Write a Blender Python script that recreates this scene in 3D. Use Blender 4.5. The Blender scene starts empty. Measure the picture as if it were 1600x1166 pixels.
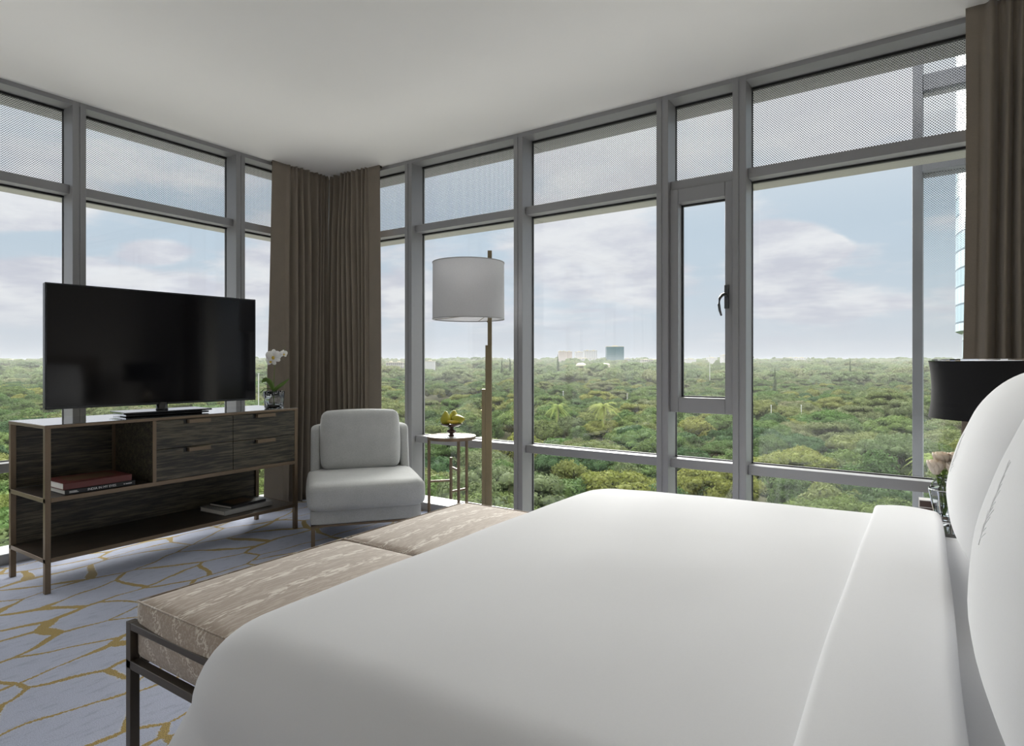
import bpy, bmesh, math, random
import numpy as np
from mathutils import Vector, Matrix, noise as mnoise

R = math.radians
scene = bpy.context.scene
C = scene.collection

# ------------------------------------------------------------------ camera
FY = R(33.635)
cam_d = bpy.data.cameras.new('camera')
cam_d.sensor_width = 36.0
cam_d.lens = 965 / 1600 * 36
cam_d.shift_y = -15 / 1600
cam_d.clip_start = 0.02
cam_d.clip_end = 5000
cam = bpy.data.objects.new('camera', cam_d)
cam.location = (0, 0, 1.17)
cam.rotation_euler = (R(90), 0, FY)
C.objects.link(cam)
scene.camera = cam

scene.view_settings.view_transform = 'Standard'
scene.view_settings.look = 'None'
scene.view_settings.gamma = 1
scene.view_settings.use_curve_mapping = False
scene.view_settings.exposure = 0.0
cy = scene.cycles
cy.use_denoising = True
cy.max_bounces = 10
cy.diffuse_bounces = 5
cy.transparent_max_bounces = 24
cy.sample_clamp_indirect = 6.0

# world frame: +y runs out through the long window wall, -x out through the window wall on the left
def cw(X, Y):                                  # X right of the view axis, Y ahead of the camera, metres
    return (X * math.cos(FY) - Y * math.sin(FY), X * math.sin(FY) + Y * math.cos(FY))

# ------------------------------------------------------------------ node helpers
class NT:
    def __init__(s, tree):
        s.t = tree; s.n = tree.nodes; s.l = tree.links
        s.n.clear()
    def node(s, typ, **kw):
        n = s.n.new(typ)
        ins = kw.pop('ins', {})
        for k, v in kw.items(): setattr(n, k, v)
        for k, v in ins.items():
            sock = n.inputs[k]
            if hasattr(v, 'links') or isinstance(v, bpy.types.NodeSocket): s.l.new(v, sock)
            else: sock.default_value = v
        return n
    def math(s, op, a, b=0.0, c=0.0, clamp=False):
        n = s.n.new('ShaderNodeMath'); n.operation = op; n.use_clamp = clamp
        for i, v in enumerate((a, b, c)):
            if isinstance(v, bpy.types.NodeSocket): s.l.new(v, n.inputs[i])
            else: n.inputs[i].default_value = v
        return n.outputs[0]
    def mix(s, f, a, b):
        n = s.n.new('ShaderNodeMix'); n.data_type = 'RGBA'
        for k, v in ((0, f), (6, a), (7, b)):
            if isinstance(v, bpy.types.NodeSocket): s.l.new(v, n.inputs[k])
            else: n.inputs[k].default_value = v if k == 0 else (*v[:3], 1)
        return n.outputs[2]
    def ramp(s, f, stops, interp='LINEAR'):
        n = s.n.new('ShaderNodeValToRGB'); cr = n.color_ramp; cr.interpolation = interp
        while len(cr.elements) < len(stops): cr.elements.new(0.5)
        for e, (p, c) in zip(cr.elements, stops):
            e.position = p; e.color = (*c[:3], 1) if len(c) >= 3 else (c[0], c[0], c[0], 1)
        s.l.new(f, n.inputs[0]); return n.outputs[0]
    def step(s, v, lo, hi):
        n = s.n.new('ShaderNodeMapRange'); n.interpolation_type = 'SMOOTHSTEP'
        s.l.new(v, n.inputs[0])
        for i, q in ((1, lo), (2, hi)):
            if isinstance(q, bpy.types.NodeSocket): s.l.new(q, n.inputs[i])
            else: n.inputs[i].default_value = q
        return n.outputs[0]
    def mapped(s, vec, scale=(1, 1, 1), loc=(0, 0, 0), rot=(0, 0, 0)):
        n = s.n.new('ShaderNodeMapping'); s.l.new(vec, n.inputs[0])
        n.inputs['Scale'].default_value = scale; n.inputs['Location'].default_value = loc
        n.inputs['Rotation'].default_value = rot
        return n.outputs[0]
    def noise(s, vec, scale, detail=4, rough=.5, dist=0.0):
        n = s.node('ShaderNodeTexNoise', ins={'Vector': vec, 'Scale': scale, 'Detail': detail, 'Roughness': rough, 'Distortion': dist})
        return n.outputs[0]

def srgb(r, g, b):
    f = lambda c: (c / 255 / 12.92) if c <= 10 else ((c / 255 + .055) / 1.055) ** 2.4
    return (f(r), f(g), f(b))

# ------------------------------------------------------------------ sky
w = bpy.data.worlds.new('sky'); scene.world = w; w.use_nodes = True
k = NT(w.node_tree)
gen = k.node('ShaderNodeTexCoord').outputs['Generated']
sep = k.node('ShaderNodeSeparateXYZ', ins={0: gen})
z = sep.outputs[2]
den = k.math('ADD', k.math('MAXIMUM', z, 0.0), 0.16)
px_ = k.math('DIVIDE', sep.outputs[0], den); py_ = k.math('DIVIDE', sep.outputs[1], den)
pl = k.node('ShaderNodeCombineXYZ', ins={0: px_, 1: py_, 2: k.math('MULTIPLY', z, 3.0)}).outputs[0]
n1 = k.noise(pl, 1.15, 8, .58, .35)
n2 = k.noise(k.mapped(pl, (1, 1, 1), (7.3, 2.1, 0)), 3.1, 6, .6, .2)
cov = k.math('ADD', k.math('MULTIPLY', n1, 0.72), k.math('MULTIPLY', n2, 0.28))
# broad clear and cloudy areas by direction: (azimuth as direction, size, weight)
def lobe(px, py, wid, hgt, amt):
    X = (px - 800) / 965; Z = (568 - py) / 965
    a, b = cw(X, 1.0); L = math.sqrt(a * a + b * b + Z * Z)
    d = Vector((a, b, Z)) / L
    h = Vector((math.cos(FY), math.sin(FY), 0)); h = (h - d * h.dot(d)).normalized(); v_ = h.cross(d)
    dh = k.node('ShaderNodeVectorMath', operation='DOT_PRODUCT', ins={0: gen, 1: tuple(h)}).outputs['Value']
    dv = k.node('ShaderNodeVectorMath', operation='DOT_PRODUCT', ins={0: gen, 1: tuple(v_)}).outputs['Value']
    df = k.node('ShaderNodeVectorMath', operation='DOT_PRODUCT', ins={0: gen, 1: tuple(d)}).outputs['Value']
    wob = k.math('MULTIPLY', k.math('SUBTRACT', n2, .5), 0.9)
    q = k.math('ADD', k.math('POWER', k.math('DIVIDE', dh, wid / 965 * .8), 2.0), k.math('POWER', k.math('DIVIDE', dv, hgt / 965 * .9), 2.0))
    q = k.math('ADD', q, wob)
    g = k.math('SUBTRACT', 1.0, k.step(q, 0.05, 1.5))
    g = k.math('MULTIPLY', g, k.math('GREATER_THAN', df, 0.0))
    return k.math('MULTIPLY', g, amt)
for L_ in ((20, 320, 110, 40, .22), (60, 450, 150, 50, .2), (40, 385, 120, 22, -.16), (240, 350, 170, 60, -.16), (245, 393, 60, 20, .25),
           (200, 470, 200, 45, .16), (400, 420, 60, 60, .1), (730, 290, 90, 70, -.1), (720, 400, 90, 40, -.08), (640, 470, 60, 60, .12), (930, 400, 150, 70, .15),
           (1105, 360, 60, 60, -.14), (1225, 372, 85, 30, .34), (1270, 385, 60, 20, .3), (1330, 330, 120, 45, -.07), (1300, 290, 150, 28, -.10), (1390, 430, 90, 60, -.06), (1260, 468, 150, 32, .24), (1210, 430, 90, 30, .16), (1300, 395, 90, 24, .12), (900, 330, 120, 50, .1), (1000, 440, 110, 40, .1), (950, 250, 160, 60, .1), (1300, 180, 200, 70, .12), (240, 270, 200, 60, .08)):
    cov = k.math('ADD', cov, lobe(*L_))
cloud = k.step(cov, 0.43, 0.62)
blue = k.ramp(z, [(0.0, srgb(214, 222, 232)), (0.12, srgb(206, 219, 232)), (0.3, srgb(184, 206, 226)), (0.6, srgb(150, 180, 210))])
shade = k.noise(k.mapped(pl, (1, 1, 1), (3.3, -4.1, 1)), 2.4, 6, .6)
white = k.mix(k.step(shade, .35, .68), srgb(243, 243, 247), srgb(213, 214, 226))
sky = k.mix(k.math('MULTIPLY', cloud, .92), blue, white)
hz = k.step(z, 0.0, 0.10)
sky = k.mix(k.math('SUBTRACT', 1.0, hz), sky, srgb(216, 221, 230))
below = k.step(z, -0.06, -0.01)
sky = k.mix(below, (0.12, 0.15, 0.08), sky)
# unseen upper sky boosted well beyond the visible part to light the room
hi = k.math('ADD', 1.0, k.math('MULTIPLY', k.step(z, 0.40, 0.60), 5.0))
sky = k.mix(k.math('MULTIPLY', k.step(z, 0.16, 0.36), .62), sky, (1.02, 1.02, 1.04))
sky = k.mix(k.step(z, 0.38, 0.55), sky, (.80, .78, .75))
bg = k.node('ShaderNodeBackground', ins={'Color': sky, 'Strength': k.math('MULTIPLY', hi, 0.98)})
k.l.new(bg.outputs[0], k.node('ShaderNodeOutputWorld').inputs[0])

# sun above the windows, outside the frame, spread wide by bright thin cloud
sd = bpy.data.lights.new('sun', 'SUN'); sd.energy = 8.6; sd.angle = R(34); sd.color = (1, .97, .93)
so = bpy.data.objects.new('sun', sd); C.objects.link(so)
so.rotation_euler = Vector((.50, -.73, -.47)).to_track_quat('-Z', 'Y').to_euler()

# fill lamp added out of view behind the camera to brighten the ceiling
def area(name, loc, direction, sx, sy, energy, col=(1, .97, .93)):
    d = bpy.data.lights.new(name, 'AREA'); d.shape = 'RECTANGLE'; d.size = sx; d.size_y = sy; d.energy = energy; d.color = col
    o = bpy.data.objects.new(name, d); C.objects.link(o); o.location = loc
    o.rotation_euler = Vector(direction).to_track_quat('-Z', 'Y').to_euler(); return o
area('ceiling_fill', (-1.8, -1.6, 1.75), (0, 0, 1), 3.0, 0.4, 12)

# ------------------------------------------------------------------ materials
MATS = {}
def new_mat(name):
    m = bpy.data.materials.new(name); m.use_nodes = True; MATS[name] = m
    return m, NT(m.node_tree)
def out(k, shader):
    k.l.new(shader, k.node('ShaderNodeOutputMaterial').inputs[0])
def princ(k, **ins):
    n = k.n.new('ShaderNodeBsdfPrincipled')
    for a, v in ins.items():
        a = a.replace('_', ' ')
        if isinstance(v, bpy.types.NodeSocket): k.l.new(v, n.inputs[a])
        else:
            if a in ('Base Color', 'Sheen Tint', 'Coat Tint', 'Emission Color') and len(v) == 3: v = (*v, 1)
            n.inputs[a].default_value = v
    return n
def bump(k, h, strength=.3, dist=.002):
    return k.node('ShaderNodeBump', ins={'Height': h, 'Strength': strength, 'Distance': dist}).outputs[0]
def simple(name, col, rough=.5, metal=0.0, nscale=0.0, var=0.15, bstr=.0, **kw):
    m, k = new_mat(name)
    oc = k.node('ShaderNodeTexCoord').outputs['Object']
    c = col
    args = dict(Roughness=rough, Metallic=metal, **kw)
    nz = k.noise(oc, nscale or 6.0, 4, .6)
    c = k.mix(nz, tuple(max(0, x * (1 - var)) for x in col), tuple(min(1, x * (1 + var)) for x in col))
    if bstr: args['Normal'] = bump(k, nz, bstr)
    out(k, princ(k, Base_Color=c, **args).outputs[0])
    return m

plaster = simple('white_plaster', (.80, .79, .77), .9, nscale=3, var=.015)
wallpaint = simple('beige_wall', (.58, .55, .51), .9, nscale=5, var=.03)
alu = simple('grey_aluminium', srgb(143, 143, 145), .36, .15, nscale=25, var=.04)
alu_out = simple('pale_outer_aluminium', srgb(140, 139, 132), .45, .2, nscale=10, var=.04)
rubber = simple('black_gasket', (.012, .013, .014), .6)
bronze = simple('bronze_metal', srgb(122, 106, 88), .38, .55, nscale=30, var=.1)
brass = simple('antique_brass', srgb(140, 128, 102), .36, .6, nscale=30, var=.08)
darkmetal = simple('dark_metal', srgb(84, 77, 70), .32, .6, nscale=20, var=.1)
chrome = simple('chrome', (.8, .82, .85), .08, 1.0)
blackplastic = simple('black_plastic', (.012, .012, .013), .25)
sashmat = simple('dark_grey_handle', srgb(75, 78, 80), .35, .3)

def fabric(name, col, scale=900, var=.25, sheen=.3, bstr=.25):
    m, k = new_mat(name)
    oc = k.node('ShaderNodeTexCoord').outputs['Object']
    a = k.noise(k.mapped(oc, (1, 1, .35)), scale, 2, .7); b = k.noise(k.mapped(oc, (.35, .35, 1)), scale, 2, .7)
    wv = k.math('MULTIPLY', k.math('ADD', a, b), .5)
    big = k.noise(oc, 9, 3, .5)
    f = k.math('ADD', k.math('MULTIPLY', wv, .8), k.math('MULTIPLY', big, .2))
    c = k.mix(k.step(f, .35, .65), tuple(x * (1 - var) for x in col), tuple(min(1, x * (1 + var)) for x in col))
    out(k, princ(k, Base_Color=c, Roughness=.95, Sheen_Weight=sheen, Normal=bump(k, wv, bstr, .001)).outputs[0])
    return m
chairfab = fabric('grey_chair_fabric', srgb(176, 178, 178), 420, .14)
curtfab = fabric('taupe_curtain_fabric', srgb(130, 120, 108), 700, .10, .2, .1)
shadefab = fabric('white_shade_fabric', srgb(222, 222, 224), 300, .05, .1, .2)
k = NT.__new__(NT); k.t = shadefab.node_tree; k.n = k.t.nodes; k.l = k.t.links
o_ = [n for n in k.n if n.type == 'OUTPUT_MATERIAL'][0]; p_ = [n for n in k.n if n.type == 'BSDF_PRINCIPLED'][0]
tr_ = k.node('ShaderNodeBsdfTranslucent', ins={'Color': (.78, .78, .79, 1)})
k.l.new(k.node('ShaderNodeMixShader', ins={0: .38, 1: p_.outputs[0], 2: tr_.outputs[0]}).outputs[0], o_.inputs[0])
blackshade = fabric('black_shade_fabric', (.006, .006, .007), 400, .2, .0, .1)
linen = fabric('white_linen', (.775, .78, .80), 800, .012, .15, .06)
linen2 = fabric('white_pillow_cotton', (.86, .865, .885), 800, .012, .15, .06)

# carpet: blue-grey pile with gold veins round long cells
def carpet():
    m, k = new_mat('carpet_pile')
    oc = k.node('ShaderNodeTexCoord').outputs['Object']
    wn = k.node('ShaderNodeTexNoise', ins={'Vector': oc, 'Scale': 2.2, 'Detail': 2.0})
    wn2 = k.node('ShaderNodeTexNoise', ins={'Vector': oc, 'Scale': 110.0, 'Detail': 3.0})
    off = k.node('ShaderNodeVectorMath', operation='SCALE', ins={0: wn.outputs['Color'], 'Scale': .16}).outputs[0]
    off2 = k.node('ShaderNodeVectorMath', operation='SCALE', ins={0: wn2.outputs['Color'], 'Scale': .020}).outputs[0]
    p = k.node('ShaderNodeVectorMath', operation='ADD', ins={0: oc, 1: off}).outputs[0]
    p = k.node('ShaderNodeVectorMath', operation='ADD', ins={0: p, 1: off2}).outputs[0]
    p = k.mapped(p, (4.9, 2.5, 0), (1.3, .4, 0), (0, 0, R(12)))
    vd = k.node('ShaderNodeTexVoronoi', feature='DISTANCE_TO_EDGE', voronoi_dimensions='2D', ins={'Vector': p, 'Scale': 1.0, 'Randomness': .92}).outputs['Distance']
    tw = k.noise(oc, 3.1, 2, .5)
    th = k.math('ADD', .020, k.math('MULTIPLY', k.step(tw, .40, .70), .055))
    line = k.math('SUBTRACT', 1.0, k.step(vd, th, k.math('ADD', th, .010)))
    pale = k.math('SUBTRACT', k.math('SUBTRACT', 1.0, k.step(vd, k.math('ADD', th, .008), k.math('ADD', th, .022))), line)
    gr = k.noise(oc, 320, 3, .7); gr2 = k.noise(oc, 14, 5, .6); gr3 = k.noise(k.mapped(oc, (1, .3, 1)), 40, 3, .6)
    base = k.mix(k.step(gr, .3, .7), srgb(134, 141, 162), srgb(186, 192, 212))
    base = k.mix(k.math('MULTIPLY', gr2, .5), base, srgb(166, 172, 192))
    base = k.mix(k.math('MULTIPLY', k.step(gr3, .5, .7), .25), base, srgb(100, 106, 126))
    gold = k.mix(k.step(gr, .35, .65), srgb(92, 74, 26), srgb(186, 158, 78))
    c = k.mix(k.math('MULTIPLY', pale, .35), base, srgb(215, 210, 190))
    c = k.mix(line, c, gold)
    h = k.math('ADD', k.math('MULTIPLY', gr, .6), k.math('MULTIPLY', line, .6))
    out(k, princ(k, Base_Color=c, Roughness=1.0, Sheen_Weight=.2, Normal=bump(k, h, .6, .006)).outputs[0])
    return m
carpet_m = carpet()

def wood(name, c0, c1, axis, rough=.42, coat=0.0):
    m, k = new_mat(name)
    oc = k.node('ShaderNodeTexCoord').outputs['Object']
    sc = {'y': (1, .06, 1), 'x': (.06, 1, 1)}[axis]
    a = k.noise(k.mapped(oc, sc), 120, 6, .65, .25); b = k.noise(k.mapped(oc, sc, (3, 1, 2)), 34, 4, .6, .5)
    f = k.math('ADD', k.math('MULTIPLY', a, .6), k.math('MULTIPLY', b, .4))
    c = k.mix(k.step(f, .42, .62), c0, c1)
    out(k, princ(k, Base_Color=c, Roughness=rough, Coat_Weight=coat, Coat_Roughness=.08, Normal=bump(k, a, .2, .001)).outputs[0])
    return m
ebony = wood('ebony_veneer', srgb(36, 33, 29), srgb(100, 93, 76), 'y')
ebony_dark = wood('ebony_shelf', srgb(36, 31, 27), srgb(70, 60, 50), 'y', .35)
ebony_top = wood('lacquered_top', srgb(50, 50, 50), srgb(72, 70, 66), 'y', .07, 1.0)

def bench_fabric():
    m, k = new_mat('ikat_upholstery')
    oc = k.node('ShaderNodeTexCoord').outputs['Object']
    s = k.node('ShaderNodeSeparateXYZ', ins={0: oc})
    wob = k.math('MULTIPLY', k.math('SUBTRACT', k.noise(oc, 9, 2, .5), .5), .05)
    xx = k.math('ADD', k.math('ADD', s.outputs[0], s.outputs[2]), wob)
    band = k.math('SINE', k.math('MULTIPLY', xx, 2 * math.pi / .115))
    st = k.noise(k.mapped(oc, (1, .13, 1)), 130, 3, .55, .5)
    st2 = k.noise(k.mapped(oc, (1, .30, 1), (4, 4, 4)), 60, 2, .5, 1.2)
    v = k.node('ShaderNodeTexVoronoi', feature='F1', ins={'Vector': k.mapped(oc, (26, 9, 26)), 'Scale': 1.0, 'Randomness': .7}).outputs['Distance']
    ring = k.math('SUBTRACT', 1.0, k.step(k.math('ABSOLUTE', k.math('SUBTRACT', v, .36)), .03, .09))
    in_b = k.step(band, .1, .7)
    s1 = k.math('MULTIPLY', k.step(st, .50, .57), k.math('ADD', .30, k.math('MULTIPLY', in_b, .70)))
    s2 = k.math('MULTIPLY', k.math('MULTIPLY', ring, in_b), k.step(st2, .40, .55))
    f = k.math('MAXIMUM', s1, s2)
    gr = k.noise(oc, 700, 2, .6)
    base = k.mix(gr, srgb(150, 133, 118), srgb(174, 158, 143))
    c = k.mix(k.math('MULTIPLY', f, .75), base, srgb(226, 219, 207))
    out(k, princ(k, Base_Color=c, Roughness=.85, Sheen_Weight=.3, Normal=bump(k, gr, .15, .001)).outputs[0])
    return m
ikat = bench_fabric()

def glass(name, frit=False, fade=None):
    m, k = new_mat(name)
    bf = k.node('ShaderNodeNewGeometry').outputs['Backfacing']
    ior = k.math('ADD', 1.40, k.math('MULTIPLY', bf, 1 / 1.40 - 1.40))
    fr = k.node('ShaderNodeFresnel', ins={'IOR': ior}).outputs[0]
    tr = k.node('ShaderNodeBsdfTransparent', ins={'Color': (.975, .985, .98, 1)}).outputs[0]
    gl = k.node('ShaderNodeBsdfGlossy', ins={'Color': (1, 1, 1, 1), 'Roughness': 0.0}).outputs[0]
    sh = k.node('ShaderNodeMixShader', ins={0: fr, 1: tr, 2: gl}).outputs[0]
    if frit:
        oc = k.node('ShaderNodeTexCoord').outputs['Object']
        s = k.node('ShaderNodeSeparateXYZ', ins={0: oc})
        P = .0140; r = .0031
        def lat(o):
            def ax(v): 
                q = k.math('DIVIDE', k.math('ADD', v, o), P)
                return k.math('MULTIPLY', k.math('SUBTRACT', k.math('FRACT', q), .5), P)
            a = ax(s.outputs[0]); b = ax(s.outputs[2])
            return k.math('SQRT', k.math('ADD', k.math('MULTIPLY', a, a), k.math('MULTIPLY', b, b)))
        d = k.math('MINIMUM', lat(10.0), lat(10.0 + P / 2))
        dot = k.math('LESS_THAN', d, r)
        if fade:
            q = k.step(s.outputs[2], fade[0], fade[1])
            dot = k.math('LESS_THAN', d, k.math('MULTIPLY', q, r))
        df = k.node('ShaderNodeBsdfDiffuse', ins={'Color': (.10, .105, .12, 1)}).outputs[0]
        film = k.node('ShaderNodeBsdfTranslucent', ins={'Color': (.9, .9, .92, 1)}).outputs[0]
        sh = k.node('ShaderNodeMixShader', ins={0: dot, 1: sh, 2: df}).outputs[0]
    out(k, sh)
    return m
clear = glass('clear_glass')
frit = glass('fritted_glass', True)
frit_fade = glass('fritted_glass_fading', True, (1.45, 2.25))

def glassware(name, tint=(.92, .95, .97)):
    m, k = new_mat(name)
    out(k, princ(k, Base_Color=tint, Roughness=.02, Transmission_Weight=1.0, IOR=1.45).outputs[0]); return m
crystal = glassware('clear_glassware')

screen_m, k = new_mat('tv_screen')
oc = k.node('ShaderNodeTexCoord').outputs['Object']
out(k, princ(k, Base_Color=k.mix(k.noise(oc, 3), (.004, .004, .005), (.006, .006, .008)), Roughness=.07, IOR=1.36).outputs[0])

def leafmat(name, cols, hue_noise=.5):
    m, k = new_mat(name)
    oi = k.node('ShaderNodeObjectInfo').outputs['Random']
    oc = k.node('ShaderNodeTexCoord').outputs['Object']
    nz = k.noise(oc, .45, 3, .6); nf = k.noise(oc, 2.5, 2, .6)
    tree = k.ramp(oi, [(i / (len(cols) - 1) if len(cols) > 1 else 0, c) for i, c in enumerate(cols)], 'LINEAR')
    hs = k.node('ShaderNodeHueSaturation', ins={'Color': tree, 'Hue': k.math('ADD', .485, k.math('MULTIPLY', nz, .03)),
        'Saturation': k.math('ADD', .78, k.math('MULTIPLY', nf, .3)), 'Value': k.math('ADD', .90, k.math('MULTIPLY', nf, .60))}).outputs[0]
    p = princ(k, Base_Color=hs, Roughness=.9, Specular_IOR_Level=.1)
    t = k.node('ShaderNodeBsdfTranslucent', ins={'Color': hs}).outputs[0]
    out(k, k.node('ShaderNodeMixShader', ins={0: .25, 1: p.outputs[0], 2: t}).outputs[0])
    return m
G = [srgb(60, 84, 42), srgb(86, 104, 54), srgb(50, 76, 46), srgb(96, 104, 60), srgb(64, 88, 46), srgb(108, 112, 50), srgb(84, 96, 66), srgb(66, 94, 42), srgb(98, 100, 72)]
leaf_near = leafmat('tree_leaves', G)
leaf_far = leafmat('far_tree_leaves', [srgb(90, 108, 68), srgb(106, 122, 78), srgb(84, 102, 72), srgb(112, 118, 82), srgb(96, 114, 76)])  # greyer, paler greens with some distance haze put into the leaf colour
palm_leaf = leafmat('palm_fronds', [srgb(112, 128, 62), srgb(124, 134, 70)])
bark = simple('tree_bark', srgb(104, 94, 80), .9, nscale=4, var=.25)
groundm = simple('scrub_ground', srgb(96, 98, 66), 1, nscale=.05, var=.35)
sandm = simple('dry_field', srgb(204, 190, 136), 1, nscale=.04, var=.12)

# ------------------------------------------------------------------ geometry helpers
def box(bm, x0, x1, y0, y1, z0, z1):
    vs = [bm.verts.new(p) for p in ((x0, y0, z0), (x1, y0, z0), (x1, y1, z0), (x0, y1, z0), (x0, y0, z1), (x1, y0, z1), (x1, y1, z1), (x0, y1, z1))]
    return [bm.faces.new([vs[i] for i in f]) for f in ((0, 3, 2, 1), (4, 5, 6, 7), (0, 1, 5, 4), (1, 2, 6, 5), (2, 3, 7, 6), (3, 0, 4, 7))]
def bx(*a):
    bm = bmesh.new()
    if isinstance(a[0], (tuple, list)):
        for q in a: box(bm, *q)
    else: box(bm, *a)
    return bm
def lathe(prof, seg=32, bm=None, c=(0, 0, 0), cap=True, sq=0.0):
    bm = bm or bmesh.new(); rings = []
    for r, zz in prof:
        ring = []
        for i in range(seg):
            t = 2 * math.pi * i / seg
            ring.append(bm.verts.new((c[0] + r * math.cos(t), c[1] + r * math.sin(t), c[2] + zz)))
        rings.append(ring)
    for a, b in zip(rings, rings[1:]):
        for i in range(seg): bm.faces.new((a[i], a[(i + 1) % seg], b[(i + 1) % seg], b[i]))
    if cap:
        if prof[0][0] > 1e-5: bm.faces.new(list(reversed(rings[0])))
        if prof[-1][0] > 1e-5: bm.faces.new(rings[-1])
    return bm
def tube(pts, r, seg=8, bm=None):
    bm = bm or bmesh.new(); pts = [Vector(p) for p in pts]; rings = []
    rs = r if isinstance(r, (list, tuple)) else [r] * len(pts)
    up = Vector((0, 0, 1))
    for i, p in enumerate(pts):
        t = (pts[min(i + 1, len(pts) - 1)] - pts[max(i - 1, 0)]).normalized()
        ref = up if abs(t.dot(up)) < .95 else Vector((1, 0, 0))
        a = t.cross(ref).normalized(); b = t.cross(a).normalized()
        rings.append([bm.verts.new(p + (a * math.cos(2 * math.pi * j / seg) + b * math.sin(2 * math.pi * j / seg)) * rs[i]) for j in range(seg)])
    for a, b in zip(rings, rings[1:]):
        for j in range(seg): bm.faces.new((a[j], a[(j + 1) % seg], b[(j + 1) % seg], b[j]))
    bm.faces.new(list(reversed(rings[0]))); bm.faces.new(rings[-1])
    return bm
def bez(p0, p1, p2, p3, n=12):
    o = []
    for i in range(n + 1):
        t = i / n; a = Vector(p0); b = Vector(p1); c = Vector(p2); d = Vector(p3)
        o.append(a * (1 - t) ** 3 + b * 3 * t * (1 - t) ** 2 + c * 3 * t * t * (1 - t) + d * t ** 3)
    return o
def obj(name, bm, mat, parent=None, bevel=0.0, seg=2, smooth=None, label=None, sub=0, loc=None, rot=None, solid=0.0):
    me = bpy.data.meshes.new(name)
    bmesh.ops.recalc_face_normals(bm, faces=bm.faces)
    bm.to_mesh(me); bm.free()
    for m in (mat if isinstance(mat, (list, tuple)) else [mat]): me.materials.append(m)
    o = bpy.data.objects.new(name, me); C.objects.link(o)
    if parent: o.parent = parent
    if loc: o.location = loc
    if rot: o.rotation_euler = rot
    if solid:
        md = o.modifiers.new('solid', 'SOLIDIFY'); md.thickness = solid; md.offset = 0
    if bevel:
        md = o.modifiers.new('bevel', 'BEVEL'); md.width = bevel; md.segments = seg; md.limit_method = 'ANGLE'; md.angle_limit = R(40)
        md.harden_normals = False
    if sub:
        md = o.modifiers.new('sub', 'SUBSURF'); md.levels = sub; md.render_levels = sub
    if smooth or (smooth is None and (bevel or sub)):
        me.polygons.foreach_set('use_smooth', [True] * len(me.polygons))
        if bevel and not sub: me.set_sharp_from_angle(angle=R(50))
    if label: o['label'] = label
    return o
def tag(o, label, cat, group=None, kind=None):
    if label: o['label'] = label
    if cat: o['category'] = cat
    if group: o['group'] = group
    if kind: o['kind'] = kind
    return o
def thing(name, label, cat, loc=(0, 0, 0), rz=0.0, group=None):
    o = bpy.data.objects.new(name, None); C.objects.link(o)
    o.empty_display_size = .1
    o.location = loc; o.rotation_euler = (0, 0, rz)
    return tag(o, label, cat, group)
def struct(o): o['kind'] = 'structure'; return o
def off(bm, d):
    bmesh.ops.translate(bm, verts=bm.verts, vec=Vector(d)); return bm

CEIL = 2.82
XL = -4.437          # left window wall
YB = 3.712           # long window wall
XR = 0.70            # headboard wall
YF = -3.2
# ------------------------------------------------------------------ room shell
struct(obj('floor', bx(XL - .2, XR + .1, YF - .1, YB + .2, -.12, 0), carpet_m))
cb = bmesh.new()
pts = [(XL - .30, YF - .1), (XR + .1, YF - .1), (XR + .1, 3.60 + .33), (-.879, 3.679 + .33), (-1.341, 3.690 + .33), (-2.418, YB + .33), (XL - .30, YB + .33)]
lo = [cb.verts.new((x, y, CEIL)) for x, y in pts]; hi_ = [cb.verts.new((x, y, CEIL + .15)) for x, y in pts]
cb.faces.new(lo); cb.faces.new(hi_)
for i in range(len(pts)):
    j = (i + 1) % len(pts); cb.faces.new((lo[i], lo[j], hi_[j], hi_[i]))
struct(obj('ceiling', cb, plaster))
struct(obj('wall_right', bx(XR, XR + .12, YF - .1, 3.95, 0, CEIL), wallpaint))
struct(obj('wall_front', bx(XL - .2, XR, YF - .12, YF, 0, CEIL), wallpaint))

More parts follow.
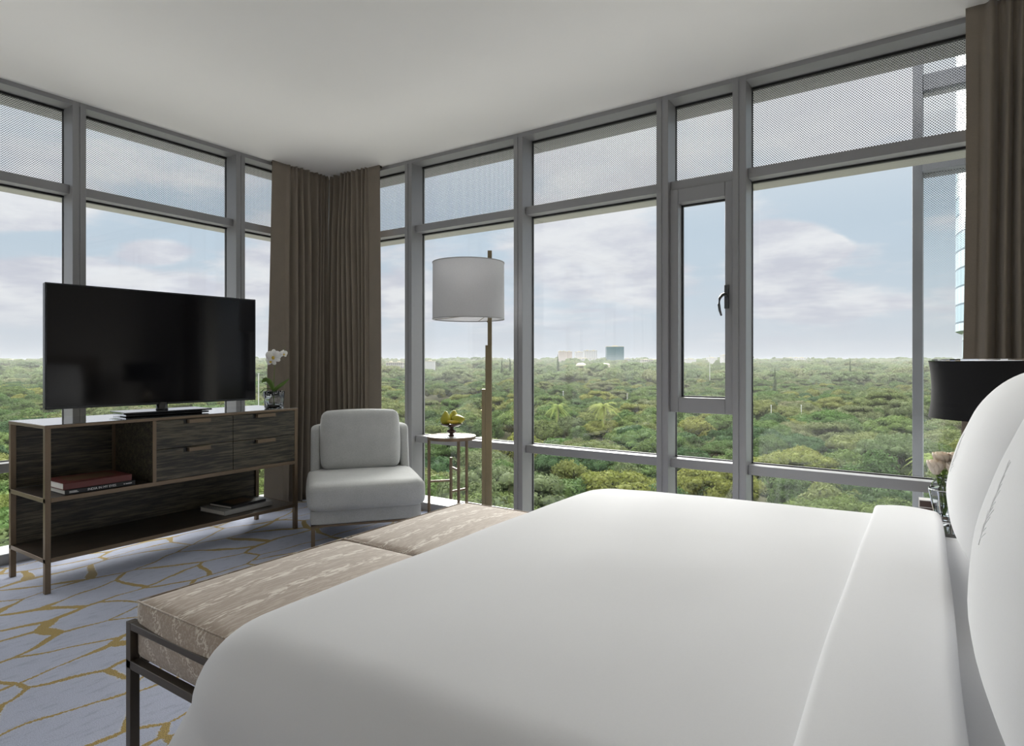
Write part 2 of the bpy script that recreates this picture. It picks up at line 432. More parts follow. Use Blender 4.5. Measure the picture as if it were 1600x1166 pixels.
MW = .0375
GL = .14
def frame_at(p0, p1):
    d = Vector((p1[0] - p0[0], p1[1] - p0[1], 0)); L = d.length
    return L, math.atan2(d.y, d.x)
win_n = [0]
def bay(p0, p1, opening=False, name=None, first=True, last=True):
    win_n[0] += 1
    L, ang = frame_at(p0, p1)
    a, b = MW, L - MW
    bm = bmesh.new()
    box(bm, a, b, .045, .16, .527, .582)
    box(bm, a, b, .045, .16, 2.240, 2.297)
    root = obj('window_%d' % win_n[0], bm, alu, bevel=.002, smooth=True, loc=(p0[0], p0[1], 0), rot=(0, 0, ang))
    struct(root)
    obj('gasket', bx((a, b, .128, .15, 2.228, 2.241), (a, b, .128, .15, 2.778, 2.793), (a, b, .128, .15, .582, .588),
                     (a, a + .003, .134, .146, .07, 2.79), (b - .003, b, .134, .146, .07, 2.79)), rubber, root, label='black rubber glazing gasket')
    def pane(z0, z1, mat, name='glass_pane', x0=a, x1=b, y=GL, label=None):
        bm = bx(x0, x1, y, y + .008, z0, z1)
        o = obj(name, bm, [mat, clear], root, label=label)
        for i, p in enumerate(o.data.polygons): p.material_index = 0 if i == 2 else 1
        return o
    pane(2.297, 2.793, frit, label='upper pane printed with small dark dots')
    if not opening:
        pane(.582, 2.240, clear)
    else:
        pane(.582, .870, clear)
        bm = bmesh.new()
        sw = .052
        box(bm, a, a + sw, .030, .135, .87, 2.24); box(bm, b - sw, b, .030, .135, .87, 2.24)
        box(bm, a + sw, b - sw, .030, .135, .87, .962); box(bm, a + sw, b - sw, .030, .135, 2.153, 2.24)
        sash = obj('sash', bm, alu, root, bevel=.004)
        obj('gasket', bx((a + sw, a + sw + .008, .095, .115, .962, 2.153), (b - sw - .008, b - sw, .095, .115, .962, 2.153),
                         (a + sw, b - sw, .095, .115, 2.143, 2.153), (a + sw, b - sw, .095, .115, .962, .970)), rubber, sash)
        bm = bx(a + sw, b - sw, .105, .112, .962, 2.153)
        obj('glass_pane', bm, clear, sash)
        hx = b - sw + .012
        bm = bx(hx - .013, hx + .013, .018, .030, 1.49, 1.63)
        tube([(hx, .02, 1.570), (hx - .002, -.008, 1.572), (hx - .008, -.036, 1.566), (hx - .016, -.058, 1.545), (hx - .019, -.064, 1.510), (hx - .016, -.058, 1.475), (hx - .010, -.046, 1.445)],
             [.011, .010, .009, .008, .0075, .007, .006], 10, bm)
        obj('handle', bm, sashmat, sash, bevel=.003, label='dark grey curved lever handle')
    pane(.065, .527, clear)
    return root
def mullion(p, ang, n, w=MW, zt=CEIL):
    bm = bmesh.new()
    box(bm, -w, -.004, 0, .16, 0, zt); box(bm, .004, w, 0, .16, 0, zt); box(bm, -.004, .004, .004, .16, 0, zt)
    o = obj('trim_%d' % n, bm, alu, bevel=.0015, loc=(p[0], p[1], 0), rot=(0, 0, ang))
    return struct(o)
left_y = [YF + .04, -2.697, -1.589, -.481, .627, 1.735, 2.843, YB]
back = [(XL, YB), (-3.483, YB), (-2.418, YB), (-1.341, 3.690), (-.879, 3.679), (XR + .0, 3.625)]
tn = 1
for y0, y1 in zip(left_y, left_y[1:]): bay((XL, y0), (XL, y1))
for y in left_y[:-1]: mullion((XL, y), R(90), tn); tn += 1
for i, (p, q) in enumerate(zip(back, back[1:])):
    bay(p, q, opening=(i == 3))
for i, p in enumerate(back[1:]):
    mullion(p, frame_at(back[i], p)[1], tn); tn += 1
struct(obj('trim_%d' % tn, bx(XL - .30, XL + .0, YB - .0, YB + .30, 0, CEIL), alu, bevel=.002)); tn += 1   # corner post
# head and sill members, continuous along each wall
def run(p, q, boxes, mat, nm=None):
    global tn
    L, ang = frame_at(p, q)
    bm = bmesh.new()
    for y0, y1, z0, z1 in boxes: box(bm, 0, L, y0, y1, z0, z1)
    struct(obj('trim_%d' % tn, bm, mat, loc=(p[0], p[1], 0), rot=(0, 0, ang))); tn += 1
simple('pale_sill', srgb(190, 192, 196), .4, .1, nscale=8, var=.03)
allruns = [((XL, YF), (XL, YB))] + list(zip(back, back[1:]))
for p, q in allruns:
    run(p, q, [(.001, .37, 2.792, CEIL)], alu)
    run(p, q, [(.165, .36, 2.245, 2.285)], alu_out)
    run(p, q, [(-.004, .20, 0, .063)], MATS['pale_sill'])
tagfront = [run(p, q, [(-.007, -.004, 0, .058)], alu) for p, q in allruns]

# outer glass screen standing off the facade beyond the right-hand window
osx, osy = -.052, 4.46
o = thing('outer_glass_screen', 'tall outer glass screen with grey edge post, standing outside the widest right-hand window', 'glass screen', (osx, osy, -3), rz=-.04)
scr_m = simple('screen_frame_grey', srgb(116, 119, 126), .5, .1)
obj('edge_post', bx(0, .052, -.03, .10, 0, 7.5), scr_m, o, bevel=.003)
obj('rail', bx((.052, 2.2, -.06, .12, 2.31 + 3, 2.385 + 3)), scr_m, o, bevel=.003)
obj('rail', bx((.052, 2.2, -.02, .10, 2.80 + 3, 2.90 + 3)), scr_m, o, bevel=.003)
g_ = bx(.052, 2.2, .0, .010, .2, 2.31 + 3)
for vv in g_.verts: pass
gp = obj('glass_pane', off(g_, (0, 0, -3)), [frit_fade, clear], o, loc=(0, 0, 3), label='glass pane with dots fading out downwards')
for i, p in enumerate(gp.data.polygons): p.material_index = 0 if i == 2 else 1
obj('glass_pane', off(bx(.052, 2.2, 0, .010, 2.385, 4.4), (0, 0, 0)), clear, o, loc=(0, 0, 3))
bm = bmesh.new()
vs = [bm.verts.new(q) for q in ((.30, -.10, 4.62), (.36, -.10, 4.62), (.44, -.10, 6.3), (.38, -.10, 6.3))]
f = bm.faces.new(vs); r_ = bmesh.ops.extrude_face_region(bm, geom=[f])
bmesh.ops.translate(bm, verts=[e for e in r_['geom'] if isinstance(e, bmesh.types.BMVert)], vec=(0, .05, 0))
obj('bracket', bm, scr_m, o, bevel=.003)

# ------------------------------------------------------------------ curtains
def curtain(name, label, p0, p1, seed, flat0=.10, flat1=.0, flare0=.06, flare1=0.0, pitch=.055, amp=.030, lining=False):
    rnd = random.Random(seed)
    L, ang = frame_at(p0, p1)
    n = int(L / .004); rows = 30
    # irregular pleat phase
    ph = [0.0]
    for i in range(n): ph.append(ph[-1] + (.004 / pitch) * (1 + .35 * math.sin(i * .11 + seed) + .2 * math.sin(i * .043 + 2 * seed)))
    bm = bmesh.new(); grid = []
    H = CEIL - .004
    for r in range(rows + 1):
        zz = H - (H - .015) * (r / rows) ** 1.3
        t = (H - zz) / H
        row = []
        for i in range(n + 1):
            s = i / n; x = s * L
            e0 = min(1, max(0, (x - flat0) / .04)) if flat0 else 1
            e1 = min(1, max(0, (L - flat1 - x) / .04)) if flat1 else 1
            e = e0 * e1
            a = amp * e * (.45 + .75 * min(1, t * 6)) * (1 + .35 * math.sin(ph[i] * .9 + seed * 3))
            y = -a * math.cos(2 * math.pi * ph[i] + .5 * math.sin(t * 3 + i * .02))
            y += -.010 * (1 - min(1, t * 9)) * math.cos(4 * math.pi * ph[i]) * e
            y += .008 * math.sin(x * 9 + t * 4 + seed)
            xs = x - flare0 * t * (1 - s) ** 2 + flare1 * t * s ** 2 + .006 * math.sin(t * 5 + ph[i])
            row.append(bm.verts.new((xs, y - .01, zz)))
        grid.append(row)
    for a, b in zip(grid, grid[1:]):
        for i in range(n): bm.faces.new((a[i], b[i], b[i + 1], a[i + 1]))
    root = thing(name, label, 'curtain', (p0[0], p0[1], 0), ang)
    obj('panel', bm, curtfab, root, smooth=True, solid=.003)
    hb = bmesh.new()
    for r in range(2):
        pass
    box(hb, .02, L - .02, .020, .036, CEIL - .022, CEIL - .002)
    obj('track', hb, darkmetal, root)
    return root
curtain('curtain', 'taupe floor-length curtain drawn into the corner on the television side', (XL + .052, 3.085), (XL + .052, 3.665), 1, flat0=.13, flare0=.085)
curtain('curtain', 'taupe floor-length curtain drawn into the corner behind the grey armchair, nearer the floor lamp', (XL + .09, YB - .052), (-3.745, YB - .052), 2, flat0=0, flat1=.13, flare0=0, flare1=.03)
curtain('curtain', 'long taupe curtain beside the widest window, behind the black lamp', (.165, 3.560), (XR - .01, 3.545), 3, flat0=.045, flare0=.02, pitch=.075, amp=.036)

# ------------------------------------------------------------------ console
CX0, CX1, CY0, CY1 = -4.17, -3.69, 1.29, 2.805
con = thing('console_table', 'long dark wood media console with bronze frame, drawers and open shelves under the television', 'console', (CX0, CY0, 0))
W_, D_ = CY1 - CY0, CX1 - CX0
T = .026
def cpart(name, *boxes, mat=bronze, parent=con, bevel=.0015, label=None): return obj(name, bx(*boxes) if isinstance(boxes[0], tuple) else bx(*boxes), mat, parent, bevel=bevel, label=label)
for (x, y) in ((0, 0), (D_ - T, 0), (0, W_ - T), (D_ - T, W_ - T)):
    cpart('leg', (x, x + T, y, y + T, 0, .840))
cpart('top_panel', (.0, D_, .0, W_, .840, .856), mat=ebony_top, label='glossy dark top panel with bronze edge')
cpart('top_frame', (D_ - .004, D_ + .002, 0, W_, .838, .854), (0, D_, -.002, .004, .838, .854), (0, D_, W_ - .004, W_ + .002, .838, .854))
cpart('shelf', (.0, D_ - .004, .004, W_ - .004, .463, .483), mat=ebony_dark)
cpart('shelf_edge', (D_ - .004, D_ + .001, T, W_ - T, .461, .484), (0, D_, 0, .004, .461, .484), (0, D_, W_ - .004, W_, .461, .484))
cpart('shelf', (.0, D_ - .004, .004, W_ - .004, .158, .176), mat=ebony_dark)
cpart('shelf_edge', (D_ - .004, D_ + .001, T, W_ - T, .156, .178), (0, D_, 0, .004, .156, .178), (0, D_, W_ - .004, W_, .156, .178))
cpart('back_panel', (.004, .016, T, W_ - T, .484, .840), mat=ebony)
cpart('back_panel', (.004, .016, T, W_ - T - .0, .170, .470), mat=ebony)
dv = 1.815 - CY0
cpart('divider', (.016, D_ - .004, dv, dv + .018, .484, .840), mat=ebony)
cpart('divider_post', (D_ - .006, D_ + .001, dv - .001, dv + .020, .484, .838))
cpart('divider_post', (.016, .030, dv - .016, dv, .484, .838))
cpart('end_panel', (.02, D_ - .02, W_ - .020, W_ - .006, .484, .840), mat=ebony)
dj = 2.3125 - CY0
for i, (y0, y1, hy) in enumerate(((dv + .020, dj - .0015, 2.015), (dj + .0015, W_ - .026, 2.475))):
    for z0, z1 in ((.486, .6665), (.6695, .836)):
        dr = cpart('drawer', (.03, D_ - .002, y0, y1, z0, z1), mat=ebony)
        hy_ = hy - CY0
        bm = bx((D_ - .002, D_ + .022, hy_, hy_ + .135, z1 - .026, z1 - .004), (D_ - .003, D_ - .0005, hy_ - .022, hy_, z1 - .028, z1 - .002))
        o = obj('handle', bm, [bronze, blackplastic], dr, bevel=.001, label='pale bronze tab pull')
        for pi, p in enumerate(o.data.polygons): p.material_index = 1 if pi >= 6 else 0

# television
TVC = Vector((-3.933, 1.989)); tva = math.atan2(2.586 - 1.392, -3.874 + 3.992)
tv = thing('television', 'large black flat-screen television on the console', 'television', (TVC.x, TVC.y, .856), tva)
W2 = .60
obj('housing', bx((-W2, W2, -.012, .030, .061, .757), (-.35, .35, .030, .055, .12, .50)), blackplastic, tv, bevel=.004)
obj('bezel', bx((-W2, W2, -.016, -.012, .749, .757), (-W2, W2, -.016, -.012, .061, .073), (-W2, -W2 + .008, -.016, -.012, .061, .757), (W2 - .008, W2, -.016, -.012, .061, .757)),
    simple('grey_bezel', srgb(52, 54, 58), .3, .5), tv, bevel=.001)
obj('screen', bx(-W2 + .008, W2 - .008, -.0145, -.011, .073, .749), screen_m, tv)
obj('neck', lathe([(.036, .028), (.032, .035), (.030, .075)], 24), blackplastic, tv, smooth=True)
gbase = simple('glossy_base', (.02, .022, .026), .05)
bs = obj('base', bx((-.25, .25, -.125, .115, .018, .028), (-.235, .235, -.115, .105, .004, .014), (-.2, .2, -.10, .1, .0, .004), (-.2, .2, -.1, .1, .014, .018)), gbase, tv, bevel=.002)
obj('edge_strip', bx((-.2515, -.2495, -.115, .105, .019, .027), (-.2365, -.2345, -.105, .095, .005, .013)), chrome, bs)

# orchid in glass vase
ov = thing('orchid_vase', 'short clear ridged glass vase holding an orchid on the console end', 'vase', (-3.80, 2.69, .856))
prof = [(.055, .0), (.062, .004), (.066, .06), (.070, .118), (.066, .119), (.061, .060), (.056, .014), (.0, .012)]
bm = bmesh.new(); seg = 48; rings = []
for r, zz in prof:
    rings.append([bm.verts.new(((r * (1 + (.035 if r > .01 else 0) * math.cos(8 * 2 * math.pi * i / seg)) * math.cos(2 * math.pi * i / seg)),
                                (r * (1 + (.035 if r > .01 else 0) * math.cos(8 * 2 * math.pi * i / seg)) * math.sin(2 * math.pi * i / seg)), zz)) for i in range(seg)])
for a, b in zip(rings, rings[1:]):
    for i in range(seg): bm.faces.new((a[i], a[(i + 1) % seg], b[(i + 1) % seg], b[i]))
bm.faces.new(list(reversed(rings[0])))
obj('bowl', bm, crystal, ov, smooth=True)
orch = thing('orchid', 'white moth orchid with two green leaves, standing in the glass vase', 'flower', (-3.80, 2.69, .872))
petal = simple('orchid_petal', (.85, .85, .83), .5, nscale=40, var=.03, Subsurface_Weight=.1)
stemm = simple('green_stem', srgb(94, 112, 44), .5, nscale=40, var=.2)
leafm = simple('orchid_leaf', srgb(92, 122, 52), .35, nscale=15, var=.25)
yel = simple('yellow_throat', srgb(210, 180, 70), .5)
V = Vector
RT = Vector((math.cos(FY), math.sin(FY), 0)); FW = Vector((-math.sin(FY), math.cos(FY), 0))
def loc3(x, y, z_): return RT * x + FW * y + Vector((0, 0, z_))     # view-aligned offsets inside a plant
stem_pts = [loc3(0, 0, .0), loc3(-.004, 0, .09), loc3(.0, 0, .2), loc3(.005, 0, .29), loc3(.02, .0, .345), loc3(.055, .0, .375), loc3(.085, 0, .42)]
obj('stem', tube(stem_pts, [.004, .003, .0025, .0022, .002, .0018, .001], 8), stemm, orch, smooth=True)
def ribbon(path, widths, thick_dir, mat, name, parent, cup=.3, label=None):
    bm = bmesh.new(); rows = []
    path = [Vector(p) for p in path]
    for i, p in enumerate(path):
        t = (path[min(i + 1, len(path) - 1)] - path[max(i - 1, 0)]).normalized()
        s = t.cross(Vector(thick_dir)).normalized(); nn = s.cross(t).normalized()
        row = []
        for j in range(5):
            q = (j - 2) / 2
            row.append(bm.verts.new(p + s * widths[i] * q + nn * cup * widths[i] * q * q))
        rows.append(row)
    for a, b in zip(rows, rows[1:]):
        for j in range(4): bm.faces.new((a[j], a[j + 1], b[j + 1], b[j]))
    return obj(name, bm, mat, parent, smooth=True, solid=.0015, label=label)
def leafprof(n, w): return [max(.0015, w * math.sin(math.pi * min(1, .12 + .88 * i / n)) ** .6) for i in range(n + 1)]
ribbon(bez(loc3(0, 0, .10), loc3(-.02, -.02, .17), loc3(-.05, -.02, .205), loc3(-.078, -.02, .165), 12), leafprof(12, .021), tuple(FW + Vector((0, 0, .5))), leafm, 'leaf', orch)
ribbon(bez(loc3(0, 0, .10), loc3(.03, -.01, .14), loc3(.06, .0, .145), loc3(.105, .0, .19), 12), leafprof(12, .013), tuple(FW + Vector((0, 0, .6))), leafm, 'leaf', orch)
ribbon(bez(loc3(0, 0, .10), loc3(-.02, -.03, .13), loc3(-.05, -.05, .13), loc3(-.075, -.05, .09), 10), leafprof(10, .014), (0, 0, 1), leafm, 'leaf', orch)
def orchid_flower(c, s, yaw=0.0, name='flower'):
    cpt = Vector(c)
    bm = bmesh.new()
    ax = RT * math.cos(yaw) + FW * math.sin(yaw); fw = -FW * math.cos(yaw) + RT * math.sin(yaw); up = Vector((0, 0, 1))
    def pet(ang, ln, wd, bk):
        d = ax * math.cos(ang) + up * math.sin(ang); sdir = ax * -math.sin(ang) + up * math.cos(ang)
        rows = []
        N = 7
        for i in range(N + 1):
            t = i / N; wdt = wd * (math.sin(math.pi * (t * .88 + .06)) ** .7)
            rows.append([bm.verts.new(cpt + d * ln * t + sdir * wdt * q + fw * (bk + .012 * s * (1 - q * q) * math.sin(t * 3))) for q in (-1, -.5, 0, .5, 1)])
        for a, b in zip(rows, rows[1:]):
            for j in range(4): bm.faces.new((a[j], a[j + 1], b[j + 1], b[j]))
    for a in (90, 215, 325): pet(R(a), .052 * s, .019 * s, -.002)
    for a in (22, 158): pet(R(a), .056 * s, .031 * s, .003)
    fl = obj(name, bm, petal, orch, smooth=True, solid=.001)
    bm = bmesh.new(); bmesh.ops.create_uvsphere(bm, u_segments=12, v_segments=8, radius=.010 * s, matrix=Matrix.Translation(cpt + fw * .012 * s - up * .008 * s) @ Matrix.Scale(1.3, 4, (0, 0, 1)))
    obj('throat', bm, yel, fl, smooth=True)
orchid_flower(loc3(0.002, -.012, .345), 1.0, .1)
orchid_flower(loc3(-.018, .0, .318), .85, -.3)
orchid_flower(loc3(.068, -.005, .365), .55, .9)

# books
bookcov = {n: simple(n, c, .45, nscale=20, var=.15) for n, c in (('maroon_cover', srgb(96, 44, 40)), ('black_cover', (.015, .015, .018)), ('grey_cover', srgb(150, 150, 148)), ('brown_cover', srgb(92, 72, 50)))}
pages = simple('book_pages', (.75, .74, .70), .9, nscale=200, var=.1)
def book(label, cat, x1, y0, z0, depth, length, th, cov, rz=0.0, group=None, spine_text=None, inset=None, top=None):
    b = thing('book', label, cat, (x1, y0, z0), rz, group)          # spine faces +x, runs along +y
    c = .003
    cv = obj('cover', bx((-depth, 0, 0, length, 0, c), (-depth, 0, 0, length, th - c, th), (-c, 0, 0, length, 0, th)), bookcov[cov], b, bevel=.001)
    obj('page_block', bx(-depth + .006, -c, .005, length - .005, c, th - c), pages, b)
    if inset: obj('cover_picture', bx(-depth + .05, -.05, length * inset[0], length * inset[1], th, th + .0006), bookcov[inset[2]], cv)
    return b
b1 = book('black-spined book titled INDIA IN MY EYES, lying under the maroon book on the open shelf', 'book', -3.712, 1.385, .484, .26, .345, .026, 'black_cover', 0)
b2 = book('thick maroon book lying on top of the black-spined book on the open shelf', 'book', -3.714, 1.378, .510, .25, .335, .036, 'maroon_cover', R(0), inset=(.15, .85, 'brown_cover'))
b3 = book('wide grey-spined book lying lowest on the bottom shelf of the console', 'book', -3.775, 2.305, .178, .27, .37, .030, 'grey_cover', R(3))
b4 = book('thin glossy black book lying on the grey-spined book on the bottom shelf', 'book', -3.795, 2.365, .208, .23, .275, .018, 'black_cover', R(5), inset=(.2, .8, 'brown_cover'))
def text(s, size, parent, loc, rot, mat, name='title', extrude=.0004, align='CENTER'):
    cu = bpy.data.curves.new(name, 'FONT'); cu.body = s; cu.size = size; cu.extrude = extrude; cu.align_x = align; cu.align_y = 'CENTER'
    t = bpy.data.objects.new(name, cu); C.objects.link(t)
    dg = bpy.context.evaluated_depsgraph_get(); me = bpy.data.meshes.new_from_object(t.evaluated_get(dg))
    bpy.data.objects.remove(t)
    me.materials.append(mat)
    o = bpy.data.objects.new(name, me); C.objects.link(o); o.parent = parent; o.location = loc; o.rotation_euler = rot
    return o
white_ink = simple('white_ink', (.8, .8, .8), .6)
text('INDIA IN MY EYES', .0175, b1, (.0008, .175, .0128), (R(90), 0, R(90)), white_ink)
obj('author_line', bx((.0002, .0010, .020, .056, .0145, .0175), (.0002, .0010, .020, .062, .0085, .0115)), white_ink, b1, label='two tiny lines of pale lettering')
obj('publisher_line', bx((.0002, .0010, .284, .289, .0105, .0155), (.0002, .0010, .294, .326, .0112, .0148)), white_ink, b1, label='tiny pale publisher mark')

# ------------------------------------------------------------------ armchair
ch = thing('armchair', 'light grey upholstered lounge armchair with slim bronze legs in the corner', 'armchair', (-3.30, 3.055, 0), math.atan2(.784, .619))
# local: x to the chair's width, -y towards its front
def rbox(x0, x1, y0, y1, z0, z1, r, puff=0.0, n=10):
    bm = bmesh.new(); box(bm, x0, x1, y0, y1, z0, z1)
    bmesh.ops.subdivide_edges(bm, edges=bm.edges, cuts=n, use_grid_fill=True)
    cx, cy_, cz = (x0 + x1) / 2, (y0 + y1) / 2, (z0 + z1) / 2; hx, hy, hz_ = (x1 - x0) / 2, (y1 - y0) / 2, (z1 - z0) / 2
    for v in bm.verts:
        p = Vector((v.co.x - cx, v.co.y - cy_, v.co.z - cz))
        q = Vector((max(-hx + r, min(hx - r, p.x)), max(-hy + r, min(hy - r, p.y)), max(-hz_ + r, min(hz_ - r, p.z))))
        d = p - q
        if d.length > 1e-6: p = q + d.normalized() * r
        u_, v_, w_ = p.x / hx, p.y / hy, p.z / hz_
        pf = Vector((u_ * max(0, (1 - v_ * v_)) * max(0, (1 - w_ * w_)), v_ * max(0, (1 - u_ * u_)) * max(0, (1 - w_ * w_)), w_ * max(0, (1 - u_ * u_)) * max(0, (1 - v_ * v_)))) * puff
        v.co = p + pf + Vector((cx, cy_, cz))
    return bm
hw = .365
obj('seat_cushion', rbox(-hw - .005, hw + .005, -.44, .24, .235, .405, .045, .012, 14), chairfab, ch, smooth=True)
obj('seat_base', rbox(-hw + .01, hw - .01, -.37, .38, .135, .235, .018, 0, 12), chairfab, ch, smooth=True)
bk = obj('back_cushion', rbox(-.275, .275, -.080, .080, -.215, .205, .045, .016, 14), chairfab, ch, smooth=True, loc=(0, .215, .612), rot=(R(-12), 0, 0))
# wrap-around shell: back with low curved wings
bm = bmesh.new()
outline = []
hw2 = .355
path = [(-hw2, .12), (-hw2, .15), (-hw2, .19), (-hw2 + .008, .26), (-hw2 + .04, .335), (-hw2 + .11, .365), (-.12, .375), (0, .378), (.12, .375), (hw2 - .11, .365), (hw2 - .04, .335), (hw2 - .008, .26), (hw2, .19), (hw2, .15), (hw2, .12)]
rows = []
for lev in range(9):
    t = lev / 8
    row = []
    for i, (x, y) in enumerate(path):
        s = abs(i - 7) / 7
        ztop = .712 - (.035 * max(0, (s - .80) / .20) ** 2 if s > .80 else 0)
        zz = .20 + (ztop - .20) * t
        lean = (zz - .2) * .19
        row.append(bm.verts.new((x * (1 - .015 * t), y + lean * .75, zz)))
    rows.append(row)
for a, b in zip(rows, rows[1:]):
    for i in range(len(path) - 1): bm.faces.new((a[i], a[i + 1], b[i + 1], b[i]))
sh = obj('back_shell', bm, chairfab, ch, smooth=True)
md = sh.modifiers.new('solid', 'SOLIDIFY'); md.thickness = .065; md.offset = -1
md = sh.modifiers.new('bev', 'BEVEL'); md.width = .02; md.segments = 3; md.limit_method = 'ANGLE'; md.angle_limit = R(60)
md = sh.modifiers.new('sub', 'SUBSURF'); md.levels = 1; md.render_levels = 1
obj('frame', bx((-hw + .015, hw - .015, -.36, -.335, .122, .136), (-hw + .015, hw - .015, .345, .37, .122, .136), (-hw + .015, -hw + .04, -.36, .37, .122, .136), (hw - .04, hw - .015, -.36, .37, .122, .136)), bronze, ch, bevel=.002)
for sx in (-1, 1):
    for yy in (-.36, .345):
        x0 = sx * (hw - .028)
        obj('leg', bx(x0 - .012, x0 + .012, yy, yy + .025, 0, .124), bronze, ch, bevel=.002)

# ------------------------------------------------------------------ side table with fruit
st = thing('side_table', 'small round side table on bronze legs by the window', 'side table', (-2.80, 3.43, 0))
topm = simple('pale_stone_top', srgb(196, 192, 186), .12, nscale=14, var=.05)
obj('tabletop', lathe([(.163, .640), (.165, .642), (.165, .651), (.163, .653)], 64), topm, st, smooth=False)
rim = bmesh.new(); lathe([(.166, .632), (.172, .632), (.172, .655), (.166, .655), (.166, .632)], 64, rim, cap=False)
obj('rim', rim, bronze, st)
def vpt(x, y): q = RT * x + FW * y; return q.x, q.y
legs = [vpt(-.155, -.04), vpt(.062, -.135), vpt(.10, .105)]
for lx, ly in legs: obj('leg', bx(lx - .008, lx + .008, ly - .008, ly + .008, 0, .635), bronze, st, bevel=.001)
cx_, cy_ = vpt(-.004, 0)
bm = bx(cx_ - .008, cx_ + .008, cy_ - .008, cy_ + .008, .20, .50)
obj('centre_bar', bm, bronze, st, bevel=.001)
for (lx, ly), zz in zip(legs, (.335, .43, .255)):
    d = Vector((lx - cx_, ly - cy_, 0)); L = d.length
    o = obj('stretcher', bx(0, L, -.006, .006, -.007, .007), bronze, st, loc=(cx_, cy_, zz), rot=(0, 0, math.atan2(d.y, d.x)))
bw = thing('fruit_stand', 'dark footed fruit dish on the small round table', 'dish', (-2.80, 3.43, .653))
obj('dish', lathe([(.0, .072), (.020, .060), (.012, .050), (.030, .040), (.034, .033), (.030, .026), (.012, .018), (.016, .006), (.040, .0)][::-1] +
                  [(.055, .070), (.075, .082), (.078, .090), (.074, .090), (.052, .078), (.0, .076)][0:6], 40, cap=False),
    simple('dark_brown_ceramic', srgb(62, 44, 40), .15, nscale=20, var=.2), bw, smooth=True)
fruitm = simple('green_yellow_pear', srgb(164, 160, 44), .4, nscale=25, var=.18)
banm = simple('banana_skin', srgb(196, 172, 52), .45, nscale=25, var=.15)
stalkm = simple('fruit_stalk', srgb(60, 48, 30), .8)
def pear(label, off_, tilt, az, s=1.0):
    q = RT * off_[0] + FW * off_[1]
    t = thing('pear', label, 'fruit', (-2.80 + q.x, 3.43 + q.y, .653 + off_[2]), 0)
    t.rotation_euler = (tilt, 0, az)
    pr = [(0, -.030), (.016, -.027), (.026, -.016), (.030, 0), (.027, .014), (.018, .030), (.011, .042), (.006, .048), (0, .049)]
    obj('flesh', lathe([(r * s, (z_ + .0) * s) for r, z_ in pr], 20, cap=False), fruitm, t, smooth=True)
    obj('stalk', tube([(0, 0, .046 * s), (.002, 0, .055 * s), (.006, 0, .064 * s)], .0016, 6), stalkm, t, smooth=True)
pear('yellow-green pear standing at the left of the fruit dish', (-.040, -.008, .113), R(0), 0, 1.3)
pear('yellow-green pear standing at the back of the fruit dish', (.012, .030, .118), R(-8), 0, 1.3)
pear('yellow-green pear lying on its side at the right of the fruit dish', (.040, -.005, .113), R(80), FY + R(60), 1.3)
q = RT * .012 + FW * -.042
ba = thing('banana', 'small yellow banana lying across the front of the fruit dish', 'fruit', (-2.80 + q.x, 3.43 + q.y, .653 + .1))
bp = [RT * x + Vector((0, 0, .012 * (x / .05) ** 2)) + FW * (.012 * (x / .05) ** 2) for x in [-.055, -.045, -.03, -.01, .01, .03, .045, .052]]
obj('skin', tube(bp, [.003, .009, .012, .0135, .0135, .012, .008, .003], 10), banm, ba, smooth=True)

# ------------------------------------------------------------------ floor lamp
LX, LY = -2.395, 3.33
fl = thing('floor_lamp', 'tall brass floor lamp with white drum shade by the window', 'floor lamp', (LX, LY, 0))
obj('base', bx(-.15, .15, -.15, .15, 0, .014), brass, fl, bevel=.003, rot=(0, 0, FY))
def lbar(name, x0, x1, y0, y1, z0, z1): return obj(name, bx(x0, x1, y0, y1, z0, z1), brass, fl, bevel=.0015, rot=(0, 0, FY))
lbar('pole', -.012, .016, -.012, .016, .014, 1.918)
lbar('pole', -.026, .012, -.034, -.013, .014, 1.290)
lbar('pole', -.050, -.027, -.034, .008, .014, 1.0)
sc_ = Vector((-.14, 0))
q = RT * -.139
bm = bmesh.new(); lathe([(.238, 1.461), (.236, 1.837), (.2335, 1.837), (.2355, 1.461), (.238, 1.461)], 72, bm, (q.x, q.y, 0), cap=False)
shd = obj('lamp_shade', bm, shadefab, fl, smooth=True)
shd.data.set_sharp_from_angle(angle=R(40))
bm = bmesh.new()
binding = fabric('shade_binding', srgb(176, 176, 178), 300, .05)
for zz in (1.463, 1.835):
    bm = bmesh.new(); lathe([(.2395, zz - .003), (.2395, zz + .003), (.2345, zz + .003), (.2345, zz - .003), (.2395, zz - .003)], 72, bm, (q.x, q.y, 0), cap=False)
    obj('shade_binding', bm, binding, shd, smooth=False)
bm = bmesh.new()
for a in range(4):
    t = R(a * 90 + 20); tube([(0, 0, 1.50), (q.x + .234 * math.cos(t), q.y + .234 * math.sin(t), 1.466)], .002, 6, bm)
obj('spider', bm, brass, shd)
kq = RT * -.010 + FW * -.02
obj('switch', tube([(kq.x, kq.y, 1.445), (kq.x + FW.x * -.018, kq.y + FW.y * -.018, 1.445)], .006, 10), brass, fl)
bm = bmesh.new(); bmesh.ops.create_uvsphere(bm, u_segments=16, v_segments=12, radius=.03, matrix=Matrix.Translation((q.x, q.y, 1.62)))
tube([(0, 0, 1.56), (q.x, q.y, 1.56)], .006, 8, bm)
obj('bulb', bm, simple('bulb_glass', (.8, .8, .78), .3), fl, smooth=True)

